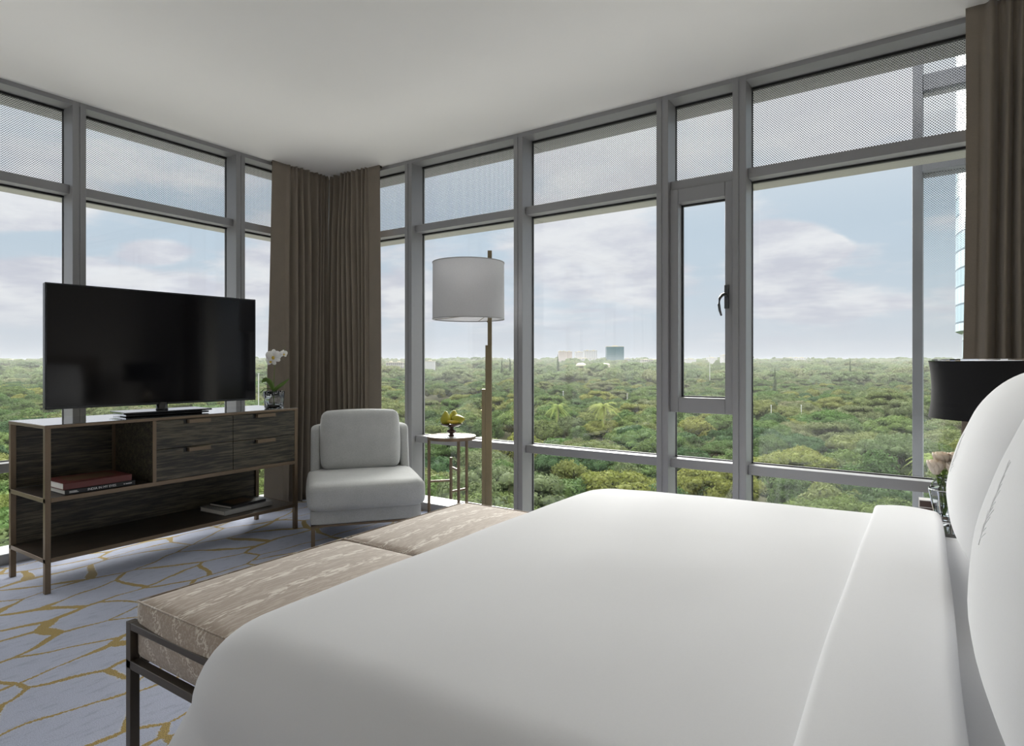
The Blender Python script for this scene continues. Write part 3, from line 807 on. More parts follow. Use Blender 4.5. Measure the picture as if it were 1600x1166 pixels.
# ------------------------------------------------------------------ bench at the bed's foot
BX0, BX1, BY0, BY1 = -1.905, -1.335, .862, 2.43
bn = thing('bench', 'long low bench in patterned taupe fabric on a dark metal frame at the bed foot', 'bench', (BX0, BY0, 0))
bw_, bl_ = BX1 - BX0, BY1 - BY0
def cushion(y0, y1):
    return rbox(.016, bw_ - .016, y0, y1, .325, .487, .016, .018, 16)
obj('cushion', cushion(.018, bl_ / 2 - .001), ikat, bn, smooth=True)
obj('cushion', cushion(bl_ / 2 + .001, bl_ - .018), ikat, bn, smooth=True)
for y0_, y1_ in ((.018, bl_ / 2 - .001), (bl_ / 2 + .001, bl_ - .018)):
    xa, xb, za = .019, bw_ - .019, .4845
    obj('piping', tube([(xa, y0_ + .004, za), (xb, y0_ + .004, za), (xb, y1_ - .004, za), (xa, y1_ - .004, za), (xa, y0_ + .004, za)], .0028, 6), ikat, bn, smooth=True)
q = .026
for (x, y) in ((0, 0), (bw_ - q, 0), (0, bl_ - q), (bw_ - q, bl_ - q)):
    obj('leg', bx(x, x + q, y, y + q, 0, .430), darkmetal, bn, bevel=.0015)
obj('rail', bx(q, bw_ - q, 0, .020, .410, .430), darkmetal, bn, bevel=.0015)
obj('rail', bx(q, bw_ - q, bl_ - .014, bl_, .412, .430), darkmetal, bn, bevel=.0015)
obj('frame', bx((0, bw_, .0, .026, .298, .322), (0, bw_, bl_ - q, bl_, .298, .322), (0, q, 0, bl_, .298, .322), (bw_ - q, bw_, 0, bl_, .298, .322), (0, bw_, bl_ / 2 - .02, bl_ / 2 + .02, .300, .320)), darkmetal, bn, bevel=.0015)

# ------------------------------------------------------------------ bed
FX = -1.235      # foot
NY, FYB = .60, 2.47   # near and far sides
bed = thing('bed', 'wide bed with smooth white duvet folded back near the pillows', 'bed', ((FX + XR) / 2, (NY + FYB) / 2, 0))
ox, oy = -bed.location.x, -bed.location.y
obj('bed_base', off(bx(FX + .10, XR - .06, NY + .12, FYB - .12, .04, .34), (ox, oy, 0)), simple('bed_base_fabric', srgb(120, 112, 104), .9), bed, bevel=.01)
obj('mattress', off(rbox(FX + .10, XR - .06, NY + .10, FYB - .10, .34, .642, .05, 0, 12), (ox, oy, 0)), linen, bed, smooth=True)
obj('headboard', off(bx(XR - .055, XR - .005, NY - .1, FYB + .1, .0, 1.25), (ox, oy, 0)), simple('headboard_leather', srgb(120, 108, 96), .6), bed, bevel=.012)
def drape(name, x0, x1, y0, y1, ztop, rise, rim, rc, zbot, mat, foot_open=False, flare=.05, fold=.012, seed=0, head_cut=True, crown=.02):
    """white cloth over the mattress: a smooth crowned top, a soft rounded edge and a hanging skirt"""
    bm = bmesh.new()
    N = 220
    def loop(inset, z_fn, ripple=0.0, fl=0.0):
        r = max(.005, rc - inset)
        ax0, ax1, ay0, ay1 = x0 + inset, x1 - (inset if not head_cut else 0), y0 + inset, y1 - inset
        pts = []
        segs = [('l', (ax1, ay0), (ax0 + r, ay0)), ('a', (ax0 + r, ay0 + r), -90, -180), ('l', (ax0, ay0 + r), (ax0, ay1 - r)),
                ('a', (ax0 + r, ay1 - r), 180, 90), ('l', (ax0 + r, ay1), (ax1, ay1))]
        cnt = (70, 24, 60, 24, 70)
        for s_, c_ in zip(segs, cnt):
            for i in range(c_):
                t = i / (c_ - 1)
                if s_[0] == 'l':
                    pts.append((s_[1][0] + (s_[2][0] - s_[1][0]) * t, s_[1][1] + (s_[2][1] - s_[1][1]) * t))
                else:
                    a = R(s_[2] + (s_[3] - s_[2]) * t); pts.append((s_[1][0] + r * math.cos(a), s_[1][1] + r * math.sin(a)))
        return pts
    rows = []
    def add(pts, zf): rows.append([bm.verts.new((p[0], p[1], zf(i, p))) for i, p in enumerate(pts)])
    def ztopf(x, y):
        u_ = (x - x0) / (x1 - x0); v_ = (y - y0) / (y1 - y0)
        zz = ztop + rise * u_ + crown * (4 * v_ * (1 - v_)) * (4 * min(.5, u_) * (1 - min(.5, u_)))
        zz += .0045 * mnoise.noise(Vector((x * 2.3, y * 2.3, seed))) + .0022 * mnoise.noise(Vector((x * 6, y * 4, seed + 5)))
        return zz
    # hanging skirt from the bottom up
    steps = 16
    for j in range(steps):
        t = 1 - j / steps              # 1 at the hem
        base = loop(0, None)
        row = []
        n = len(base)
        for i, p in enumerate(base):
            zt = ztopf(*p) - rim
            zz = zt + (zbot - zt) * t
            # outward direction
            cxm = max(x0 + rc, min(x1, p[0])); cym = max(y0 + rc, min(y1 - rc, p[1]))
            if p[0] > x0 + rc: d = Vector((0, p[1] - cym))
            else: d = Vector((p[0] - cxm, p[1] - cym))
            d = d.normalized() if d.length > 1e-6 else Vector((0, 0))
            corner = max(0, 1 - abs(p[0] - x0 - .03) / .28) * max(0, 1 - abs(p[1] - y0 - .05) / .32)
            corner2 = max(0, 1 - abs(p[0] - x0 - .03) / .28) * max(0, 1 - abs(p[1] - y1 + .05) / .32)
            cc = max(corner, corner2)
            o_ = flare * t * (.35 + 5.2 * cc ** 1.1) + fold * t * (1 + 1.2 * cc) * math.sin(i * (.20 + .22 * cc) + seed) * min(1, t * 3)
            row.append(bm.verts.new((p[0] + d.x * o_, p[1] + d.y * o_, zz)))
        rows.append(row)
    K = 10
    for j in range(K + 1):
        a = math.pi / 2 * j / K
        ins = rim * (1 - math.cos(a)) * 1.15
        add(loop(ins, None), lambda i, p, a=a: ztopf(*p) - rim * (1 - math.sin(a)))
    # top in decreasing insets towards a centre line
    maxin = (y1 - y0) / 2 - .01
    ins0 = rim * 1.15
    for j in range(1, 22):
        ins = ins0 + (maxin - ins0) * j / 21
        pts = loop(min(ins, maxin), None)
        pts = [(min(p[0], x1), p[1]) for p in pts]
        add(pts, lambda i, p: ztopf(*p))
    for a, b in zip(rows, rows[1:]):
        for i in range(len(a) - 1):
            bm.faces.new((a[i], a[i + 1], b[i + 1], b[i]))
    last = rows[-1]; n = len(last)
    for i in range(69):
        bm.faces.new((last[i], last[i + 1], last[n - 2 - i], last[n - 1 - i]))
    bm.faces.new(last[69:n - 69])
    bmesh.ops.remove_doubles(bm, verts=bm.verts, dist=.0032)
    off(bm, (ox, oy, 0))
    return obj(name, bm, mat, bed, smooth=True)
drape('duvet', FX, -.02, NY, FYB, .655, .020, .13, .20, .06, linen, crown=.022)
# turned-back band of the duvet: a thick soft fold lying across the bed
def fold_band(x0, x1, y0, y1, ztop, th, mat, name):
    bm = bmesh.new(); sec = []
    w_ = (x1 - x0)
    for i in range(13):
        a = math.pi / 2 + math.pi * i / 12          # left rounded edge: from top round to below
        sec.append((x0 + .016 + .016 * math.cos(a), -.016 + .016 * math.sin(a)))
    sec2 = []
    for i in range(13):
        a = -math.pi / 2 + math.pi * i / 12
        sec2.append((x1 - th / 2 + th / 2 * math.cos(a), -th / 2 + th / 2 * math.sin(a)))
    prof = sec + sec2
    mid = [(x1 - th / 2 - (w_ - .016 - th / 2) * i / 10, .006 * math.sin(math.pi * i / 10)) for i in range(1, 10)]
    prof = prof + mid
    rows = []
    rim = .13
    path = []
    for i in range(14): path.append((y0 - .02, .10 + (ztop - rim - .10) * i / 14, Vector((-1, 0))))
    for i in range(13):
        a = math.pi / 2 * i / 12
        path.append((y0 - .02 + rim * (1 - math.cos(a)), ztop - rim + rim * math.sin(a), Vector((-math.cos(a), math.sin(a)))))
    M = 40
    for i in range(1, M):
        t = i / M; yy = y0 - .02 + rim + (y1 - y0 + .04 - 2 * rim) * t
        path.append((yy, ztop + .018 * math.sin(math.pi * t), Vector((0, 1))))
    for i in range(13):
        a = math.pi / 2 * (1 - i / 12)
        path.append((y1 + .02 - rim * (1 - math.cos(a)), ztop - rim + rim * math.sin(a), Vector((math.cos(a), math.sin(a)))))
    for i in range(1, 14): path.append((y1 + .02, ztop - rim - (ztop - rim - .10) * i / 14, Vector((1, 0))))
    for (yy, zz, nn) in path:
        wob = .0016 * math.sin(yy * 4) + .0008 * math.sin(yy * 9 + 1)
        rows.append([bm.verts.new((px + wob * 1.0, yy + nn.x * pz, zz + nn.y * pz)) for px, pz in prof])
    for a, b in zip(rows, rows[1:]):
        for i in range(len(prof)): bm.faces.new((a[i], a[(i + 1) % len(prof)], b[(i + 1) % len(prof)], b[i]))
    off(bm, (ox, oy, 0))
    return obj(name, bm, mat, bed, smooth=True)
fold_band(-.135, .050, NY, FYB, .702, .050, linen, 'duvet_fold')

# pillows
def pillow(label, loc, wid, hgt, th, tilt, rz=0.0, seed=0):
    t = thing('pillow', label, 'pillow', loc, rz, None)
    N = 44
    def P(u, v, side):
        e = (max(0, 1 - abs(u) ** 2.6) * max(0, 1 - abs(v) ** 2.6)) ** .58
        sx = 1 - .055 * (v * v) * 1; sz = 1 - .055 * (u * u)
        wr = .0035 * mnoise.noise(Vector((u * 3 + seed, v * 3, side)))
        return Vector((side * (th / 2 * e) - wr * e, u * wid / 2 * sx, hgt / 2 + v * hgt / 2 * sz))
    bm = bmesh.new()
    g = {}
    for side in (-1, 1):
        for i in range(N + 1):
            for j in range(N + 1):
                u = math.sin(math.pi / 2 * (2 * i / N - 1)); v = math.sin(math.pi / 2 * (2 * j / N - 1))
                g[side, i, j] = bm.verts.new(P(u, v, side))
        for i in range(N):
            for j in range(N): bm.faces.new((g[side, i, j], g[side, i + 1, j], g[side, i + 1, j + 1], g[side, i, j + 1]))
    bmesh.ops.remove_doubles(bm, verts=bm.verts, dist=.0005)
    o = obj('pillowcase', bm, linen2, t, smooth=True, rot=(0, tilt, 0))
    # raised feather embroidery on the face
    bm = bmesh.new()
    spine = [(-.02 + .08 * s_, -.26 + .34 * s_) for s_ in [i / 12 for i in range(13)]]
    tube([P(u, v, -1) + Vector((-.0002, 0, 0)) for u, v in spine], .0006, 5, bm)
    for i in range(1, 13):
        u, v = spine[i]
        for sg in (-1, 1):
            pts_ = [P(u + sg * .06 * q_ * (1.15 - i / 16) * (1 + .3 * math.sin(i * 2.3 + sg)), v + .055 * q_ * (1 + .3 * math.cos(i * 1.7)), -1) + Vector((-.0001, 0, 0)) for q_ in (0, .35, .7, 1)]
            tube(pts_, [.0005, .0006, .0005, .0003], 5, bm)
    obj('embroidery', bm, linen2, o, smooth=True, label='white raised feather embroidery')
    return t
pillow('large white pillow leaning at the near side of the bed, closest to the camera', (.135, 1.05, .668), .78, .60, .30, R(18), R(0), 1)
pillow('large white pillow leaning at the window side of the bed', (.140, 1.93, .668), .78, .515, .30, R(18), R(0), 2)

# ------------------------------------------------------------------ nightstand, lamp, flowers
ns = thing('nightstand', 'dark nightstand on the window side of the bed, under the black lamp', 'nightstand', (.0, 2.70, 0))
obj('body', bx(.0, .65, .0, .50, .10, .545), ebony, ns, bevel=.004)
obj('top', bx(-.01, .66, -.01, .51, .545, .562), ebony_top, ns, bevel=.003)
obj('plinth', bx(.04, .61, .04, .46, 0, .10), darkmetal, ns)
obj('drawer', bx(-.012, .0, .02, .48, .33, .53), ebony, ns, bevel=.002)
tl = thing('table_lamp', 'bedside lamp with wide black drum shade behind the pillows', 'table lamp', (.245, 2.96, .562))
bm = bmesh.new()
pr = [(.228, .398), (.220, .45), (.217, .51), (.220, .57), (.228, .622), (.226, .622), (.215, .51), (.225, .398), (.228, .398)]
lathe(pr, 72, bm, cap=False)
bs_ = obj('lamp_shade', bm, blackshade, tl, smooth=True); bs_.data.set_sharp_from_angle(angle=R(60))
bm = bmesh.new(); lathe([(.2285, .617), (.2295, .619), (.2295, .624), (.224, .624), (.224, .617)], 72, bm, cap=False)
obj('trim', bm, chrome, bs_)
obj('base', lathe([(.0, 0), (.075, 0), (.078, .012), (.03, .03), (.045, .10), (.06, .17), (.045, .26), (.02, .31), (.012, .40), (.010, .50), (0, .50)], 32, cap=False), simple('dark_lamp_glass', srgb(40, 38, 38), .1), tl, smooth=True)

vz = thing('flower_vase', 'faceted chrome and glass vase on the nightstand', 'vase', (.082, 2.93, .562))
bm = lathe([(.038, 0), (.040, .01), (.055, .07), (.064, .115), (.058, .135), (.040, .165), (.036, .170), (.034, .165), (.052, .135), (.058, .113), (.048, .06), (.032, .02), (0, .015)], 9, cap=False)
obj('bowl', bm, crystal, vz)
bm = bmesh.new()
for i in range(9):
    a = 2 * math.pi * (i + .0) / 9; a2 = 2 * math.pi * (i + 1) / 9
    tube([(.042 * math.cos(a), .042 * math.sin(a), .0), (.0665 * math.cos(a), .0665 * math.sin(a), .118)], .0028, 4, bm)
    tube([(.0665 * math.cos(a), .0665 * math.sin(a), .118), (.0665 * math.cos(a2), .0665 * math.sin(a2), .118)], .003, 4, bm)
lathe([(.045, -.0), (.046, .006), (.0, .008)], 24, bm, cap=False)
obj('cage', bm, chrome, vz)
rosem = simple('dusty_cream_rose', srgb(216, 200, 184), .7, nscale=60, var=.10, Subsurface_Weight=.1)
def rose(label, offc, s, seed):
    q = RT * offc[0] + FW * offc[1]
    t = thing('rose', label, 'flower', (.082 + q.x, 2.93 + q.y, .60), 0, 'roses in the bedside vase')
    top = Vector((0, 0, offc[2] - .04))
    lean = Vector((-q.x * .75, -q.y * .75, 0))
    obj('stem', tube([lean * .8 + Vector((0, 0, -.01)), lean * .5 + Vector((0, 0, top.z * .5)), Vector((0, 0, top.z - .02))], .0025, 6), stemm, t, smooth=True)
    rnd = random.Random(seed)
    bm = bmesh.new()
    bmesh.ops.create_uvsphere(bm, u_segments=12, v_segments=8, radius=.012 * s, matrix=Matrix.Translation(top + Vector((0, 0, .006))))
    for ring in range(5):
        n = 4 + ring
        for i in range(n):
            a = 2 * math.pi * i / n + ring * .7
            rr = (.008 + .0036 * ring) * s; hgt = (.050 - .001 * ring) * s
            wdt = (.012 + .003 * ring) * s; opn = .0014 * s * ring
            rows = []
            for r_ in range(6):
                tt = r_ / 5
                rad = rr * math.sin(math.pi * (.12 + .5 * tt)) + opn * tt ** 2
                ww = wdt * math.sin(math.pi * (.18 + .68 * tt))
                row = []
                for j in range(5):
                    b_ = a + (j - 2) / 2 * ww / max(.006, rad) * .8
                    row.append(bm.verts.new(top + Vector((rad * math.cos(b_), rad * math.sin(b_), -.020 * s + hgt * tt - .002 * (j - 2) ** 2 * tt * s * .3))))
                rows.append(row)
            for p, q2 in zip(rows, rows[1:]):
                for j in range(4): bm.faces.new((p[j], p[j + 1], q2[j + 1], q2[j]))
    obj('petals', bm, rosem, t, smooth=True, solid=.0008)
    for a in (0, 2.1, 4.2):
        pass
for lb, of_, s_, sd_ in (('cream rose leaning furthest left in the bedside vase', (-.055, -.01, .205), 1.15, 1), ('cream rose at the top of the bunch in the bedside vase', (-.025, .0, .232), 1.2, 2),
                       ('cream rose at the front of the bunch in the bedside vase', (-.005, -.045, .202), 1.2, 3), ('cream rose beside the pillow in the bedside vase', (.018, -.02, .235), 1.15, 4),
                       ('cream rose at the back of the bunch in the bedside vase', (.01, .045, .215), 1.1, 5), ('cream rose nearest the lamp in the bedside vase', (.055, .0, .215), 1.1, 6)):
    rose(lb, of_, s_, sd_)
fo = obj('rose_leaves', bmesh.new(), leafm, vz, label='green rose foliage')
bm = bmesh.new(); rnd = random.Random(4)
for i in range(34):
    c = Vector((rnd.uniform(-.04, .04), rnd.uniform(-.04, .04), rnd.uniform(.13, .21))); d = Vector((rnd.uniform(-1, 1), rnd.uniform(-1, 1), rnd.uniform(-.4, .6))).normalized(); s1 = d.cross(Vector((rnd.uniform(-1, 1), .3, rnd.uniform(-1, 1)))).normalized()
    vs = [bm.verts.new(c + d * .026 * a_ + s1 * .009 * b_) for a_, b_ in ((0, 0), (.4, 1), (1, 0), (.4, -1))]; bm.faces.new(vs)
for i in range(10):
    a = rnd.uniform(0, 6.28); tube([(.02 * math.cos(a), .02 * math.sin(a), .02), (.03 * math.cos(a + 2.5), .03 * math.sin(a + 2.5), .14)], .002, 5, bm)
bm.to_mesh(fo.data); bm.free()
kb = thing('reflection_box', 'small dark brown box with pale rim, standing in for a reflection by the bedside vase', 'box', (.018, 3.03, .562))  # brown box added in place of a reflection beside the vase
brl = simple('reflection_brown', srgb(74, 56, 48), .4)
obj('body', bx(-.028, .028, -.025, .025, 0, .022), brl, kb, bevel=.002)
obj('lid', bx(-.029, .029, -.026, .026, .026, .052), brl, kb, bevel=.001)
bm = bmesh.new()
for zz in (.024, .052): box(bm, -.031, .031, -.028, .028, zz, zz + .003)
for sx in (-1, 1):
    for sy in (-1, 1): box(bm, sx * .031 - .002, sx * .031 + .002, sy * .028 - .002, sy * .028 + .002, .024, .055)
obj('rim', bm, simple('reflection_rim', srgb(214, 210, 206), .3, .3), kb, label='pale rim')

# ------------------------------------------------------------------ outside: ground, trees, buildings
GZ = -25.0
def gz(Y): 
    return GZ + (24.0 * max(0, min(1, (Y - 420) / 1500)) ** 1.0)
def hump(X, Y): return 8.0 * mnoise.noise(Vector((X * .008, Y * .004, 1.7))) * min(1, Y / 500)
bm = bmesh.new()
NX, NYg = 40, 60
grid = []
for j in range(NYg + 1):
    Y = 2 + (3200 - 2) * (j / NYg) ** 1.8
    row = []
    for i in range(NX + 1):
        X = (i / NX - .5) * 2 * (Y * 1.25 + 60)
        a, b = cw(X, Y); row.append(bm.verts.new((a, b, gz(Y) + .6 * math.sin(X * .03) * math.cos(Y * .021))))
    grid.append(row)
for a, b in zip(grid, grid[1:]):
    for i in range(NX): bm.faces.new((a[i], a[i + 1], b[i + 1], b[i]))
tag(obj('ground', bm, groundm, smooth=True), 'green and brown ground far below the windows', 'ground', kind='structure')

# reflector slab added unseen below the windows, bouncing daylight up to the ceiling
obj_p = obj('bounce_slab', bx((XL - 17, XR + 16, YF - 14, YB + 14, -7.3, -7)), simple('bounce_grey', srgb(166, 166, 164), .9, nscale=.8, var=.04))
struct(obj_p)
# morning haze lying over the wood
hm = bpy.data.materials.new('haze'); hm.use_nodes = True; hk = NT(hm.node_tree)
vs_ = hk.node('ShaderNodeVolumeScatter', ins={'Color': (.93, .93, .93, 1), 'Density': .00015, 'Anisotropy': .2})
hk.l.new(vs_.outputs[0], hk.node('ShaderNodeOutputMaterial').inputs['Volume'])
bm = bmesh.new()
q1 = [cw(X, Y) for X, Y in ((-110, 70), (110, 70), (2900, 2600), (-2900, 2600))]
lo = [bm.verts.new((x, y, -40)) for x, y in q1]; hi_ = [bm.verts.new((x, y, 12)) for x, y in q1]
bm.faces.new(lo); bm.faces.new(hi_)
for i in range(4): j = (i + 1) % 4; bm.faces.new((lo[i], lo[j], hi_[j], hi_[i]))
hz_o = obj('haze', bm, hm); tag(hz_o, 'thin pale haze hanging over the distant woodland', 'haze', kind='stuff')
rng = np.random.default_rng(5)
def mesh_np(name, verts, faces, mat_ids, mats, smooth=False):
    me = bpy.data.meshes.new(name)
    v = np.asarray(verts, dtype=np.float32); 
    tot = sum(len(f) * f.shape[1] for f in faces)
    me.vertices.add(len(v)); me.vertices.foreach_set('co', v.ravel())
    nl = sum(f.size for f in faces); npoly = sum(len(f) for f in faces)
    me.loops.add(nl); me.loops.foreach_set('vertex_index', np.concatenate([f.ravel() for f in faces]).astype(np.int32))
    me.polygons.add(npoly)
    sizes = np.concatenate([np.full(len(f), f.shape[1], dtype=np.int32) for f in faces])
    starts = np.concatenate([[0], np.cumsum(sizes)[:-1]]).astype(np.int32)
    me.polygons.foreach_set('loop_start', starts)
    me.polygons.foreach_set('material_index', np.asarray(mat_ids, dtype=np.int32))
    for m in mats: me.materials.append(m)
    me.update(calc_edges=True); me.validate()
    return me
def ico(sub=1):
    bm = bmesh.new(); bmesh.ops.create_icosphere(bm, subdivisions=sub, radius=1); bm.verts.ensure_lookup_table()
    v = np.array([x.co[:] for x in bm.verts]); f = np.array([[q.index for q in x.verts] for x in bm.faces]); bm.free(); return v, f
ICO = ico(2)
def crown(name, seed, Rr, Hh, nblob, nleaf, ls, kind, mat):
    """foliage: many leaf sprays set over a cluster of rounded boughs"""
    g = np.random.default_rng(seed)
    cs = []; rs = []
    for i in range(nblob):
        t = g.uniform(0, 2 * math.pi); q = math.sqrt(g.uniform(0, 1))
        if kind == 'spread': x, y = Rr * .85 * q * math.cos(t), Rr * .85 * q * math.sin(t); z_ = Hh * (.72 + .22 * (1 - q * q)) + g.uniform(-.06, .06) * Hh; r = Rr * g.uniform(.16, .26)
        elif kind == 'airy': x, y = Rr * .8 * q * math.cos(t), Rr * .8 * q * math.sin(t); z_ = Hh * (.45 + .48 * (1 - q ** 2) * g.uniform(.5, 1)); r = Rr * g.uniform(.18, .32)
        else: x, y = Rr * .68 * q * math.cos(t), Rr * .68 * q * math.sin(t); z_ = Hh * (.40 + .45 * math.sqrt(max(0, 1 - q * q)) * g.uniform(.55, 1)); r = Rr * g.uniform(.24, .38)
        cs.append((x, y, z_)); rs.append(r)
    cs = np.array(cs); rs = np.array(rs)
    fl = .62 if kind == 'spread' else .85
    V_, F_ = [], []; nv = 0; core = .80 if kind != 'airy' else .55
    for c, r in zip(cs, rs):
        v = ICO[0] * (r * core) * (1 + .12 * g.standard_normal((len(ICO[0]), 1))) * np.array([1, 1, fl]) + c
        V_.append(v); F_.append(ICO[1] + nv); nv += len(v)
    tri = np.concatenate(F_)
    w_ = rs ** 2; idx = g.choice(nblob, nleaf, p=w_ / w_.sum())
    d = g.standard_normal((nleaf, 3)); d[:, 2] = np.abs(d[:, 2]) * 1.1 - .35; d /= np.linalg.norm(d, axis=1)[:, None]
    rad = rs[idx][:, None] * g.uniform(.82, 1.12 if kind != 'airy' else 1.3, (nleaf, 1))
    p = cs[idx] + d * rad * np.array([1, 1, fl])
    n = d + g.standard_normal((nleaf, 3)) * .55; n /= np.linalg.norm(n, axis=1)[:, None]
    t1 = np.cross(n, g.standard_normal((nleaf, 3))); t1 /= np.linalg.norm(t1, axis=1)[:, None] + 1e-9
    t2 = np.cross(n, t1)
    s1 = ls * g.uniform(.6, 1.3, (nleaf, 1)); s2 = s1 * .55
    quad = np.stack([p - t1 * s1, p + t2 * s2, p + t1 * s1, p - t2 * s2], axis=1).reshape(-1, 3)
    q = np.arange(nleaf * 4).reshape(-1, 4) + nv
    me = mesh_np(name, np.concatenate(V_ + [quad]), [tri, q], np.zeros(len(tri) + len(q)), [mat])
    return me
def trunk_mesh(name, Rr, Hh, seed):
    rnd = random.Random(seed); bm = bmesh.new()
    tube([(0, 0, 0), (.2, .1, Hh * .25), (.1, .3, Hh * .5), (0, 0, Hh * .7)], [Rr * .06, Rr * .05, Rr * .04, Rr * .02], 8, bm)
    for i in range(6):
        a = i * 1.05 + rnd.uniform(-.3, .3)
        tube([(.15, .15, Hh * .3), (Rr * .3 * math.cos(a), Rr * .3 * math.sin(a), Hh * .52), (Rr * .6 * math.cos(a), Rr * .6 * math.sin(a), Hh * .72)], [Rr * .035, Rr * .022, Rr * .01], 6, bm)
    me = bpy.data.meshes.new(name); bm.to_mesh(me); bm.free(); me.materials.append(bark); return me
KINDS = {}
specs = [('round', 5.0, 10.0, 22), ('round', 5.6, 11.0, 26), ('spread', 7.5, 10.5, 46), ('spread', 8.5, 11.5, 52), ('airy', 5.2, 11.0, 24), ('airy', 4.6, 9.5, 20)]
for i, (kd, r, h, nb) in enumerate(specs):
    KINDS.setdefault(kd, []).append((crown('crown', 10 + i, r, h, nb, 9000 if kd == 'spread' else 7000, .24, kd, leaf_near), trunk_mesh('trunk', r, h, i), r))
FARP = []
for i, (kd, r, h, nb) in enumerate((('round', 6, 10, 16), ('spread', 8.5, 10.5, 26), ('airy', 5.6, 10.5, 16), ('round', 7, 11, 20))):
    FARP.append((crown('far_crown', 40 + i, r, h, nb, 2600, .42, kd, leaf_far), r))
MIDP = []
for i, (kd, r, h, nb) in enumerate((('round', 5.2, 10, 20), ('spread', 8, 10.8, 40), ('airy', 5.2, 10.5, 20), ('round', 6, 11, 24))):
    MIDP.append((crown('mid_crown', 60 + i, r, h, nb, 5200, .30, kd, leaf_near), r))

CLEAR = [(-62, 8, 300, 395), (-14, 30, 140, 176)]          # open field and small roofs: X0, X1, Y0, Y1 with no trees
def blocked(X, Y):
    for x0, x1, y0, y1 in CLEAR:
        if x0 < X < x1 and y0 < Y < y1: return True
    return False
tree_rng = random.Random(11)
cand = []
Y = 34.0
while Y < 215:
    step = 7.2 if Y < 120 else 8.0
    X = -Y * .97 - 8
    while X < Y * .97 + 8:
        x, y = X + tree_rng.uniform(-2.6, 2.6), Y + tree_rng.uniform(-2.6, 2.6)
        if not blocked(x, y): cand.append((x, y))
        X += step * 1.12
    Y += step
vis = [(x, y) for x, y in cand if abs(x) < y * .86 + 6 and y > 42]
vis.sort(key=lambda q: q[1])
indiv = vis[:300]; rest = [q for q in cand if q not in set(indiv)]
side = lambda x, y: ('far left window' if x / y < -.62 else 'behind the television' if x / y < -.40 else 'behind corner curtains' if x / y < -.2 else
                     'behind the floor lamp' if x / y < .0 else 'right of the floor lamp' if x / y < .25 else 'narrow window' if x / y < .38 else 'widest window')
adj = {'round': ['bushy green tree with rounded crown', 'dense olive green tree with domed crown'], 'spread': ['wide spreading tree with flat layered crown', 'broad umbrella-shaped green tree'], 'airy': ['loose grey-green tree with feathery crown', 'thin open-crowned pale green tree']}
def depthword(y): return 'in nearest row' if y < 62 else 'in near grove' if y < 95 else 'midway out' if y < 130 else 'nearest the field'
for n, (X, Yy) in enumerate(indiv):
    kd = tree_rng.choices(('round', 'spread', 'airy'), (.42, .26, .32))[0]
    vi = tree_rng.randrange(2)
    cm, tm, r = KINDS[kd][vi]
    s = tree_rng.uniform(.72, 1.12)
    a, b = cw(X, Yy)
    lab = '%s%s %s, %s' % ('small ' if s < .83 else 'large ' if s > 1.0 else '', adj[kd][vi], depthword(Yy), side(X, Yy))
    rt = thing('tree', lab, 'tree', (a, b, gz(Yy) + tree_rng.uniform(-1.0, .6)), tree_rng.uniform(0, 6.28), 'individual trees: ' + lab)
    rt.scale = (s, s, s * tree_rng.uniform(.85, 1.12))
    c = bpy.data.objects.new('crown', cm); C.objects.link(c); c.parent = rt
    t = bpy.data.objects.new('trunk', tm); C.objects.link(t); t.parent = rt

# the rest of the wood, too many to count: one object, trees set out over its points
def wood_stuff(name, pts, protos, label, srange):
    col = bpy.data.collections.new(name + '_kinds')
    for i, (me, r) in enumerate(protos):
        o = bpy.data.objects.new('kind_%d' % i, me); col.objects.link(o)
    me = bpy.data.meshes.new(name)
    me.vertices.add(len(pts)); me.vertices.foreach_set('co', np.array(pts, dtype=np.float32).ravel())
    o = bpy.data.objects.new(name, me); C.objects.link(o)
    ng = bpy.data.node_groups.new(name, 'GeometryNodeTree')
    ng.interface.new_socket('Geometry', in_out='INPUT', socket_type='NodeSocketGeometry'); ng.interface.new_socket('Geometry', in_out='OUTPUT', socket_type='NodeSocketGeometry')
    N = ng.nodes; Lk = ng.links
    gi = N.new('NodeGroupInput'); go = N.new('NodeGroupOutput')
    ip = N.new('GeometryNodeInstanceOnPoints'); ci = N.new('GeometryNodeCollectionInfo'); ci.inputs[0].default_value = col
    ci.inputs['Separate Children'].default_value = True; ci.inputs['Reset Children'].default_value = True
    rv = N.new('FunctionNodeRandomValue'); rv.data_type = 'INT'; rv.inputs[4].default_value = 0; rv.inputs[5].default_value = len(protos) - 1
    rs = N.new('FunctionNodeRandomValue'); rs.data_type = 'FLOAT'; rs.inputs[2].default_value = srange[0]; rs.inputs[3].default_value = srange[1]; rs.inputs['Seed'].default_value = 3
    rr = N.new('FunctionNodeRandomValue'); rr.data_type = 'FLOAT_VECTOR'; rr.inputs[0].default_value = (0, 0, 0); rr.inputs[1].default_value = (0, 0, 6.28); rr.inputs['Seed'].default_value = 7
    Lk.new(gi.outputs[0], ip.inputs['Points']); Lk.new(ci.outputs[0], ip.inputs['Instance']); ip.inputs['Pick Instance'].default_value = True
    Lk.new(rv.outputs[2], ip.inputs['Instance Index']); Lk.new(rr.outputs[0], ip.inputs['Rotation']); Lk.new(rs.outputs[1], ip.inputs['Scale'])
    Lk.new(ip.outputs[0], go.inputs[0])
    md = o.modifiers.new('scatter', 'NODES'); md.node_group = ng
    tag(o, label, 'trees', kind='stuff')
    return o
pts = []
for X, Yy in rest:
    a, b = cw(X, Yy); pts.append((a, b, gz(Yy) + tree_rng.uniform(-1, .5)))
Y = 215.0
